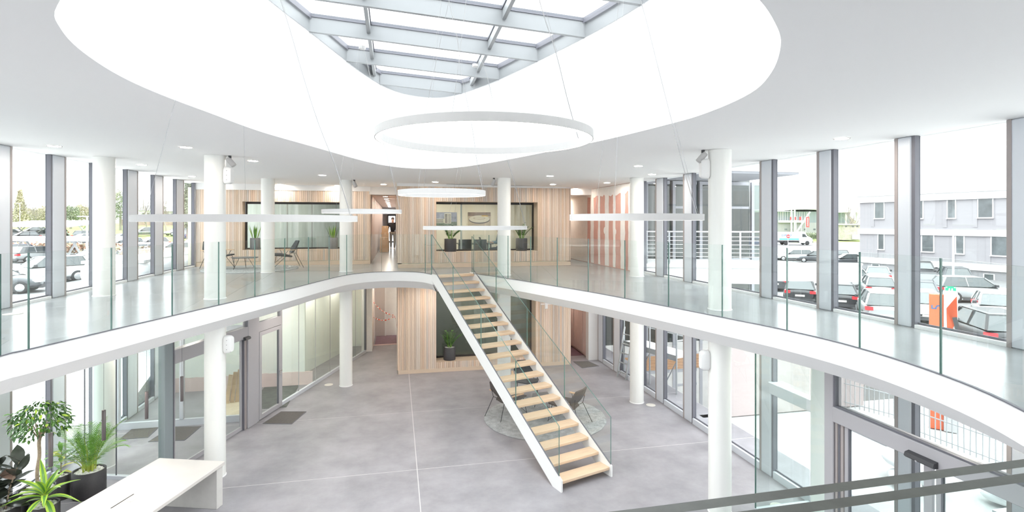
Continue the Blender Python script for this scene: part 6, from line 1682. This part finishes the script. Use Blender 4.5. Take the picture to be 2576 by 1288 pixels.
for a in [('wagon', 'dark blue', 58, 0, 56, 70, 'dark blue estate car behind the first left window, farther row'),
          ('wagon', 'silver', 98, 0, 51, 75, 'silver estate car right of the dark blue one, left car park'),
          ('wagon', 'dark grey', -26, 0, 28.0, 25, 'dark grey estate car nearest to us behind the first left window'),
          ('suv', 'white', 112, 0, 33, 240, 'white off-roader with its bonnet towards us behind the first left window'),
          ('sedan', 'dark grey', 184, 0, 64, 30, 'dark saloon behind the second left window'),
          ('hatch', 'white', 232, 0, 46, 240, 'white hatchback behind the lamp post, partly hidden by the first column'),
          ('hatch', 'dark grey', 228, 0, 36.8, 240, 'dark grey hatchback low in the second left window, before the lamp post'),
          ('sedan', 'silver', 26, 0, 90, 200, 'first silver car under the far white carport'), ('hatch', 'black', 56, 0, 81.5, 240, 'second, black car under the far white carport'),
          ('hatch', 'dark grey', 80, 0, 96, 240, 'third, dark grey car under the far white carport'), ('wagon', 'white', 104, 0, 86.5, 240, 'fourth, white car under the far white carport'), ('suv', 'dark grey', 128, 0, 90, 250, 'fifth, dark off-roader under the far white carport'),
          ('suv', 'dark grey', 226, 0, 82, 80, 'dark off-roader before the lawn, second left window'), ('hatch', 'white', 206, 0, 76, 240, 'white hatchback beside the lamp post, second left window'),
          ('wagon', 'white', 308, 0, 68, 240, 'white estate car in the narrow window strip beside the first column'), ('hatch', 'silver', 303, 0, 76, 240, 'silver car behind the white estate car by the first column'),
          ('wagon', 'white', 344, 0, 56, 235, 'white estate car left in the fourth left window'), ('hatch', 'white', 379, 0, 69, 235, 'white hatchback in front in the fourth left window'), ('wagon', 'grey', 364, 0, 95, 235, 'grey estate car at the back in the fourth left window'),
          ('wagon', 'white', 428, 0, 60, 235, 'white estate car in the fifth left window'), ('hatch', 'silver', 446, 0, 95, 235, 'silver hatchback at the back in the fifth left window'),
          ('hatch', 'dark blue', 486, 0, 84, 80, 'dark blue hatchback in the sixth left window'), ('wagon', 'white', 490, 0, 68, 235, 'white estate car in front in the sixth left window')]:
    car(*a, G2)
# flatbed truck
tk = thing('flatbed_truck', 'white flatbed truck with a turquoise stripe in front of the showroom', 'truck', None or (0, 0, 0)); p = deep(1997, 560, 97); p.z = gz(p.x, p.y); tk.location = p; tk.rotation_euler = (0, 0, -YAW - 0.12); tk.scale = (1.0, 1.0, 1.05)
TUR = mat('turquoise', (0.10, 0.50, 0.46), 0.5); NAVY = mat('navy_print', (0.05, 0.15, 0.35), 0.5)
q = MB(); st = [(0.55, 0.98, 0.45, 2.05), (0.7, 1.0, 0.35, 2.28), (1.5, 1.0, 0.32, 2.25), (2.0, 0.98, 0.32, 1.55), (2.75, 0.92, 0.34, 1.15), (2.9, 0.85, 0.4, 0.95)]
q.loft([[(a, -w, zb), (a, w, zb), (a, w, zt - 0.25), (a, w * 0.85, zt), (a, -w * 0.85, zt), (a, -w, zt - 0.25)] for a, w, zb, zt in st], True, True); q.build('cab', PAINT['white'], tk)
q = MB(); q.add([(1.52, -0.82, 2.18), (1.52, 0.82, 2.18), (2.02, 0.86, 1.55), (2.02, -0.86, 1.55)], [(0, 3, 2, 1)]); q.add([(1.05, -1.012, 1.9), (1.5, -1.012, 1.85), (1.85, -1.0, 1.35), (1.05, -1.012, 1.35)], [(0, 3, 2, 1), (0, 1, 2, 3)]); q.build('windows', CGL, tk)
MB().box(-2.9, 0.5, -1.05, 1.05, 0.75, 2.2).build('load_body', PAINT['white'], tk); MB().box(-2.85, 0.45, -1.065, -1.05, 0.85, 1.12).build('turquoise_stripe', TUR, tk)
lettering('D.M.A.Y', Matrix.Translation((-1.6, -1.07, 1.62)) @ UPR, 0.5, NAVY, tk)
MB().box(-2.8, 2.6, -0.8, 0.8, 0.42, 0.72).build('chassis', TRIM, tk); MB().box(2.55, 2.93, -0.88, 0.88, 0.35, 0.72).build('bumper', TRIM, tk); MB().box(2.7, 2.9, -0.4, 0.4, 0.78, 0.95).build('grille', TRIM, tk)
for xw in (-1.7, 1.9):
    for s in (-1, 1):
        q = MB(); q.lathe([(0.2, -0.12), (0.36, -0.1), (0.36, 0.1), (0.2, 0.12)], 16, M=Matrix.Rotation(PI / 2, 4, 'X')); w_ = q.build('wheel', TYRE, tk); w_.location = (xw, s * 0.9, 0.36)

# ============================================================ right yard furniture
tt = thing('totem_pillar', 'orange and white pillar sign with 5 and rotated lettering outside the right windows', 'sign'); d = 13.0; p = deep(2373, 560, d); tt.location = (p.x, p.y, 0); tt.rotation_euler = (0, 0, -YAW - 0.62)
TOR = mat('totem_orange', (0.80, 0.17, 0.07), 0.5)
MB().box(-0.27, 0.0, -0.10, 0.10, 0.0, 3.26, bev=0.005).build('orange_face', TOR, tt); MB().box(0.0, 0.26, -0.16, 0.18, 0.0, 3.34, bev=0.005).build('white_body', PAINT['white'], tt)
q = MB(); q.add([(0.05, -0.165, 2.95), (0.24, -0.165, 3.25), (0.255, -0.165, 2.65), (0.17, -0.165, 2.5), (0.25, -0.165, 2.2), (0.12, -0.165, 1.7), (0.06, -0.165, 2.5)], [(6, 5, 4, 3, 2, 1, 0), (0, 1, 2, 3, 4, 5, 6)]); q.build('orange_graphic', TOR, tt)
q = MB(); q.bar((0.2, -0.172, 2.75), (0.28, -0.172, 2.35), 0.01, 0.09); q.bar((0.24, -0.172, 2.4), (0.24, -0.172, 2.0), 0.01, 0.1); q.build('grey_graphic', DGREY, tt)
lettering('5', Matrix.Translation((-0.12, -0.104, 2.95)) @ UPR @ Matrix.Rotation(PI / 2, 4, 'Z'), 0.30, NAVY, tt, ext=0.002); lettering('TEAM', Matrix.Translation((-0.12, -0.104, 1.95)) @ UPR @ Matrix.Rotation(PI / 2, 4, 'Z'), 0.26, NAVY, tt, ext=0.002)
sg = thing('assembly_point_sign', 'small green sign with white figures and arrows behind the orange pillar', 'sign'); p = deep(2391, 560, 15); sg.location = (p.x, p.y, 0); sg.rotation_euler = (0, 0, -YAW - 0.6)
GRN = mat('sign_green', (0.02, 0.48, 0.22), 0.5)
MB().lathe([(0.02, 0), (0.02, 3.06)], 8).build('post', GRN, sg); MB().box(-0.115, 0.115, -0.05, -0.035, 3.02, 3.22).build('panel', GRN, sg)
q = MB(); 
for x_ in (-0.03, 0.03): q.ball((x_, -0.052, 3.155), 0.018, 5, sc=(1, .1, 1)); q.box(x_ - 0.02, x_ + 0.02, -0.056, -0.05, 3.07, 3.135)
for a, b1 in ((-1, -1), (1, -1), (-1, 1), (1, 1)): q.box(*sorted((a * 0.07, a * 0.105)), -0.056, -0.05, *sorted((3.12 + b1 * 0.06, 3.12 + b1 * 0.085)))
q.build('pictogram', PAINT['white'], sg)
def mesh_fence(label, a, b1, z0, h, nv, nh):
    o = thing('mesh_fence', label, 'fence', a, group='wire fence panels outside the right lobby'); dv = b1 - a; dv.z = 0; L = dv.length; o.rotation_euler = (0, 0, math.atan2(dv.y, dv.x)); o.location = (a.x, a.y, z0)
    for k in range(nv + 1):
        x = L * k / nv; q = MB(); q.tube([(x, 0, 0.05), (x + rnd.uniform(-.03, .03), 0, h)], 0.012 if k % nv else 0.025, 6); q.build('post' if k % nv == 0 else 'upright', STL, o)
    for k in range(nh):
        z = 0.15 + (h - 0.25) * k / (nh - 1); q = MB(); q.tube([(0, 0, z), (L, 0, z)], 0.014, 6); q.build('rail', STL, o)
mesh_fence('wire mesh fence panel seen through the left transom of the right lobby', at(2095, 1015, 0.02), at(2262, 1060, 0.02), 0, 1.75, 14, 4)
mesh_fence('wire mesh fence panel seen through the right transom of the right lobby', at(2300, 1095, 0.02), at(2575, 1200, 0.02), 0, 1.55, 18, 4)
gv_ = thing('planter_wall', 'low dark stone planter wall outside the right sliding door', 'wall'); gv_['kind'] = 'thing'; p = at(2125, 1155, 0); gv_.location = (8.6, 4.6, 0)
MB().box(0, 0.3, -3.5, 1.6, 0, 0.72).build('wall_body', mat('dark_stone', (0.16, 0.17, 0.175), 0.8, noise=(5, 0.2)), gv_); MB().box(-0.03, 0.33, -3.5, 1.62, 0.72, 0.78).build('coping', OWHITE, gv_)
for k, u in enumerate((9.6, 10.8)):
    o = thing('cement_bag', ['left', 'right'][k] + ' pale heap of building sacks by the wire fence', 'sacks', (u, 8.4 - 1.2 * k, 0.0)); R = random.Random(k)
    for j in range(4):
        q = MB(); q.ball((0, 0, 0), 0.3, 6, sc=(1.3, 0.8, 0.4)); s_ = q.build('sack', OWHITE, o); s_.location = (R.uniform(-.3, .3), R.uniform(-.3, .3), 0.12 + 0.2 * (j // 2)); s_.rotation_euler = (0, 0, R.uniform(0, 3))
gr_ = thing('guard_rail', 'white tubular guard rail with orange reflectors below the ramp parapet', 'railing'); a, b1 = deep(1845, 560, 27), deep(2175, 560, 21.5); dv = b1 - a; dv.z = 0; L = dv.length; gr_.location = (a.x, a.y, gz(a.x, a.y)); gr_.rotation_euler = (0, 0, math.atan2(dv.y, dv.x))
for k in range(9):
    q = MB(); q.tube([(L * k / 8, 0, 0), (L * k / 8, 0, 1.0)], 0.03, 8); o = q.build('post', BANDW, gr_)
    q = MB(); q.tube([(L * k / 8, 0, 0.35), (L * k / 8, 0, 0.6)], 0.034, 8); q.build('reflector', ORNG, o)
q = MB(); q.tube([(0, 0, 1.0), (L, 0, 1.0)], 0.03, 8); q.build('top_rail', BANDW, gr_)
ns = thing('no_entry_sign', 'round red and white traffic sign on a pole before the truck', 'sign'); p = deep(1982.5, 560, 80); ns.location = (p.x, p.y, gz(p.x, p.y)); ns.rotation_euler = (0, 0, -YAW); hz = Z(594.5, 80) - ns.location.z
MB().lathe([(0.04, 0), (0.04, hz + 0.3)], 8).build('pole', BANDW, ns); MB().lathe([(0.28, -0.02), (0.28, 0.02)], 20, M=Matrix.Translation((0, -0.06, hz)) @ UPR).build('disc', REDF, ns); MB().box(-0.2, 0.2, -0.1, -0.08, hz - 0.05, hz + 0.05).build('bar', BANDW, ns)

# ============================================================ left yard: carports, lamp posts, hedge, houses
def lamp_post(label, px, d, ytop, arms):
    p = deep(px, 560, d); g = gz(p.x, p.y); o = thing('lamp_post', label, 'street lamp', (p.x, p.y, g), -YAW); h = Z(ytop, d) - g
    MB().lathe([(0.07, 0), (0.05, h)], 10).build('pole', OWHITE, o)
    for s in arms: MB().box(*sorted((0, s * 0.55)), -0.12, 0.12, h, h + 0.07, bev=0.02).build('lamp_head', OWHITE, o)
lamp_post('tall lamp post with two flat heads behind the second left window', 219, 33, 546, (-1, 1)); lamp_post('thin distant lamp post before the conifer', 50, 95, 512, (-1,)); lamp_post('lamp post with flat heads before the grey office block', 2398, 36, 590, (-1.6, 0.3))
def carport(label, px0, px1, d0, d1, ya, yb, th, posts):
    o = thing('carport', label, 'carport'); a, b1 = deep(px0, 560, (d0 + d1) / 2), deep(px1, 560, (d0 + d1) / 2); MC = face_frame((px0 + px1) / 2, (d0 + d1) / 2); hw = (b1 - a).xy.length / 2; hd_ = abs(d1 - d0) / 2
    z0, z1 = Z(ya, d0), Z(yb, d1); q = MB(); q.loft([[(x, -hd_, z0), (x, hd_, z1), (x, hd_, z1 + th), (x, -hd_, z0 + th)] for x in (-hw, hw)], True, True, M=MC); q.build('roof', OWHITE, o)
    for px in posts:
        x = Xp(px, (px0 + px1) / 2, (d0 + d1) / 2); w = MC @ Vector((x, 0, 0)); g = gz(w.x, w.y)
        for s in (-1, 1):
            q = MB(); q.bar(MC @ Vector((x + 0.1 * s, 0, g - 0.05)), MC @ Vector((x + 0.5 * s, hd_ * 0.5 * s, (z0 + z1) / 2 + 0.02)), 0.14, 0.14); q.build('strut', OWHITE, o)
carport('long white carport roof in the distance behind the first two left windows', 10, 240, 84, 94, 571, 557, 0.15, (30, 78, 130, 185, 232)); carport('long grey edge of the nearer carport crossing the left windows', -20, 300, 50, 54, 607, 602, 0.32, (20, 102, 160, 216, 290))
ENDW = mat('fence_grey', (0.36, 0.37, 0.38), 0.8)
def foliage_mass(q, c_, rx, ry, rz, n, leaf, mats, R):
    for i in range(n):
        th, ph = R.uniform(0, 6.283), math.acos(R.uniform(-0.7, 1)); rr = R.uniform(0.45, 1) ** 0.5; bump = 1 + 0.22 * math.sin(3 * th + c_[0]) * math.sin(3 * ph + c_[1])
        p = Vector(c_) + Vector((rx * math.cos(th) * math.sin(ph), ry * math.sin(th) * math.sin(ph), rz * math.cos(ph))) * rr * bump
        a = Vector((R.gauss(0, 1), R.gauss(0, 1), R.gauss(0, 1))).normalized() * leaf; b2 = a.cross(Vector((R.gauss(0, 1), R.gauss(0, 1), R.gauss(0, 1)))).normalized() * leaf * 0.7
        q.add([p - a, p + b2, p + a, p - b2], [(0, 1, 2, 3)], R.randrange(mats))
FOL = [mat('foliage_olive', (0.40, 0.38, 0.26), 0.9), mat('foliage_tan', (0.48, 0.43, 0.32), 0.9)]; FOG = [mat('foliage_green', (0.31, 0.335, 0.24), 0.9), mat('foliage_dark', (0.25, 0.285, 0.20), 0.9)]; TWIG = mat('twig_bark', (0.26, 0.23, 0.20), 0.9)
def leafy_tree(name, label, px, d, ytop, ybot, wpx, mats, conifer=False, seed=1):
    p = deep(px, 560, d); g = gz(p.x, p.y); o = thing(name, label, 'tree', (p.x, p.y, g)); zt, zb = Z(ytop, d) - g, max(0.4, Z(ybot, d) - g); r = wpx * d / FPX / 2; R = random.Random(seed)
    MB().lathe([(0.30, 0), (0.16, zb + (zt - zb) * 0.5)], 8).build('trunk', TWIG, o); q = MB()
    if conifer:
        for k in range(12):
            t = k / 11; foliage_mass(q, (0, 0, zb + (zt - zb) * t), max(0.4, r * (1 - t * 0.85)), max(0.4, r * (1 - t * 0.85)), (zt - zb) * 0.09, 260, 0.22, 2, R)
    else: foliage_mass(q, (0, 0, (zb + zt) / 2), r, r, (zt - zb) / 2, 2600, 0.028 * r + 0.10, 2, R)
    q.build('foliage', mats, o, 'stuff')
def bare_tree(label, px, d, ytop, wpx, seed, ground=None):
    p = deep(px, 560, d); g = gz(p.x, p.y) if ground is None else ground; H = Z(ytop, d) - g; o = thing('bare_tree', label, 'tree', (p.x, p.y, g)); R = random.Random(seed); spread = wpx * d / FPX / 2
    qt, qb = MB(), MB()
    def grow(p0, dr, L, r, lv, q):
        pts = [p0]; dd = dr.copy(); n = 4
        for k in range(n):
            dd = (dd + Vector((R.gauss(0, .16), R.gauss(0, .16), 0.06 if lv else 0.0))).normalized(); pts.append(pts[-1] + dd * L / n)
        q.tube(pts, [r * (1 - 0.55 * k / n) for k in range(n + 1)], 5 if lv < 2 else 3, cap=False)
        if lv >= 4: return
        for k in range((7, 5, 4, 3)[lv]):
            t = R.uniform(0.35, 1.0); i = min(n - 1, int(t * n)); b0 = pts[i].lerp(pts[i + 1], t * n - i)
            az = R.uniform(0, 6.283); sp = Vector((math.cos(az) * spread / max(H, 1) * 1.9, math.sin(az) * spread / max(H, 1) * 1.9, R.uniform(0.15, 0.75)))
            grow(b0, (dd * 0.5 + sp).normalized(), L * R.uniform(0.5, 0.75), max(0.012, r * 0.36), lv + 1, qb)
    grow(Vector((0, 0, 0)), Vector((0, 0, 1)), H * 0.45, H * 0.020, 0, qt)
    qt.build('trunk', TWIG, o); qb.build('branches', TWIG, o, 'stuff')
leafy_tree('conifer_tree', 'pointed olive conifer behind the first left window', 51, 135, 484, 562, 42, FOL, True, 3)
bare_tree('bare spreading tree right of the conifer, first left window', 92, 120, 480, 60, 5)
leafy_tree('round_tree', 'low olive tree left in the second left window', 178, 130, 519, 562, 40, FOG, False, 6); leafy_tree('round_tree', 'pale tan treetops in the middle of the second left window', 205, 150, 515, 562, 40, FOL, False, 8); leafy_tree('round_tree', 'tan tree at the right side of the second left window', 235, 150, 522, 564, 34, FOL, False, 9)
leafy_tree('round_tree', 'tan shrubby tree low in the first left window', 75, 150, 525, 566, 70, FOL, False, 10); leafy_tree('round_tree', 'tan tree right in the first left window', 115, 150, 520, 566, 50, FOL, False, 12)
leafy_tree('round_tree', 'tall olive tree in the strip beside the first column', 303, 120, 482, 566, 50, FOG, False, 13); bare_tree('bare thin tree in the fourth left window', 365, 110, 470, 40, 14); bare_tree('bare thin tree in the fifth left window', 418, 105, 470, 40, 16)
leafy_tree('evergreen_tree', 'tall dense evergreen in the sixth left window', 474, 75, 452, 566, 36, FOG, True, 17); leafy_tree('evergreen_tree', 'dark evergreen at the edge of the left timber wall', 514, 75, 455, 570, 30, FOG, True, 18)
bare_tree('bare crooked tree left of the grey office block', 2146, 118, 478, 70, 21); bare_tree('tall bare tree above the roof of the grey office block, right', 2518, 95, 378, 60, 22); bare_tree('bare tree above the middle of the grey office block roof', 2455, 100, 420, 50, 24)
leafy_tree('shrub', 'bare twiggy shrubbery between the showroom porch and the office block', 2125, 150, 540, 600, 46, FOL, False, 25); leafy_tree('round_tree', 'grey-green treetops reflected beyond the wing, right gallery windows', 1750, 160, 510, 600, 70, FOG, False, 26)
def hedge(label, px0, px1, d, ya, yb, mats, seed):
    a, b1 = deep(px0, 560, d), deep(px1, 560, d); o = thing('hedge', label, 'hedge', ((a.x + b1.x) / 2, (a.y + b1.y) / 2, 0)); q = MB(); R = random.Random(seed); n = 9
    for k in range(n):
        p = a.lerp(b1, (k + 0.5) / n) - o.location; g = gz((p + o.location).x, (p + o.location).y); zt = Z(ya, d); foliage_mass(q, (p.x, p.y, (g + zt) / 2), (b1 - a).length / n * 0.75, 1.0, (zt - g) / 2, 260, 0.18, 2, R)
    q.build('foliage', mats, o, 'stuff')
hedge('russet brown hedge behind the parked cars, left windows', 10, 300, 61, 611, 624, [mat('foliage_russet', (0.36, 0.21, 0.15), 0.9), FOL[1]], 4); hedge('dark green clipped hedge beside the white truck', 2026, 2056, 118, 586, 600, FOG, 5)
def far_house(label, px, d, w, ya, yr, yb, m):
    MHs = face_frame(px, d); o = thing('house', label, 'house'); hw = w * d / FPX / 2
    MB().box(-hw, hw, 0, 8, Z(yb, d) - 1, Z(ya, d), M=MHs).build('wall', m, o); q = MB(); q.loft([[(x, -0.4, Z(ya, d)), (x, 4, Z(yr, d)), (x, 8.4, Z(ya, d))] for x in (-hw - 0.4, hw + 0.4)], True, True, M=MHs); q.build('roof', ROOFM, o)
    for s in (-0.5, 0.1, 0.6): MB().box(s * hw, s * hw + 0.9, -0.05, 0.0, Z(ya, d) - 1.9, Z(ya, d) - 0.7, M=MHs).build('window', OWIN, o)
    MB().box(hw * 0.5, hw * 0.5 + 0.7, 3.4, 4.2, Z(yr, d) - 0.5, Z(yr, d) + 0.9, M=MHs).build('chimney', BRK, o)
far_house('distant grey roofed house in the fourth left window', 368, 175, 40, 530, 516, 555, OWHITE); far_house('distant brown roofed house in the fifth left window', 428, 170, 38, 532, 518, 556, BRK)
fn = thing('board_fence', 'reddish board fence behind the lawn in the left windows', 'fence'); a, b1 = deep(300, 560, 160), deep(505, 560, 150); dv = b1 - a; L = dv.xy.length; fn.location = (a.x, a.y, gz(a.x, a.y)); fn.rotation_euler = (0, 0, math.atan2(dv.y, dv.x))
FB = mat('fence_boards', (0.34, 0.25, 0.22), 0.9, noise=(1, 0.2)); q = MB()
n = 60
for k in range(n): q.box(L * k / n + 0.02, L * (k + 1) / n - 0.02, 0, 0.06, 0, 1.8 + 0.05 * (k % 2))
q.build('boards', FB, fn, 'stuff')
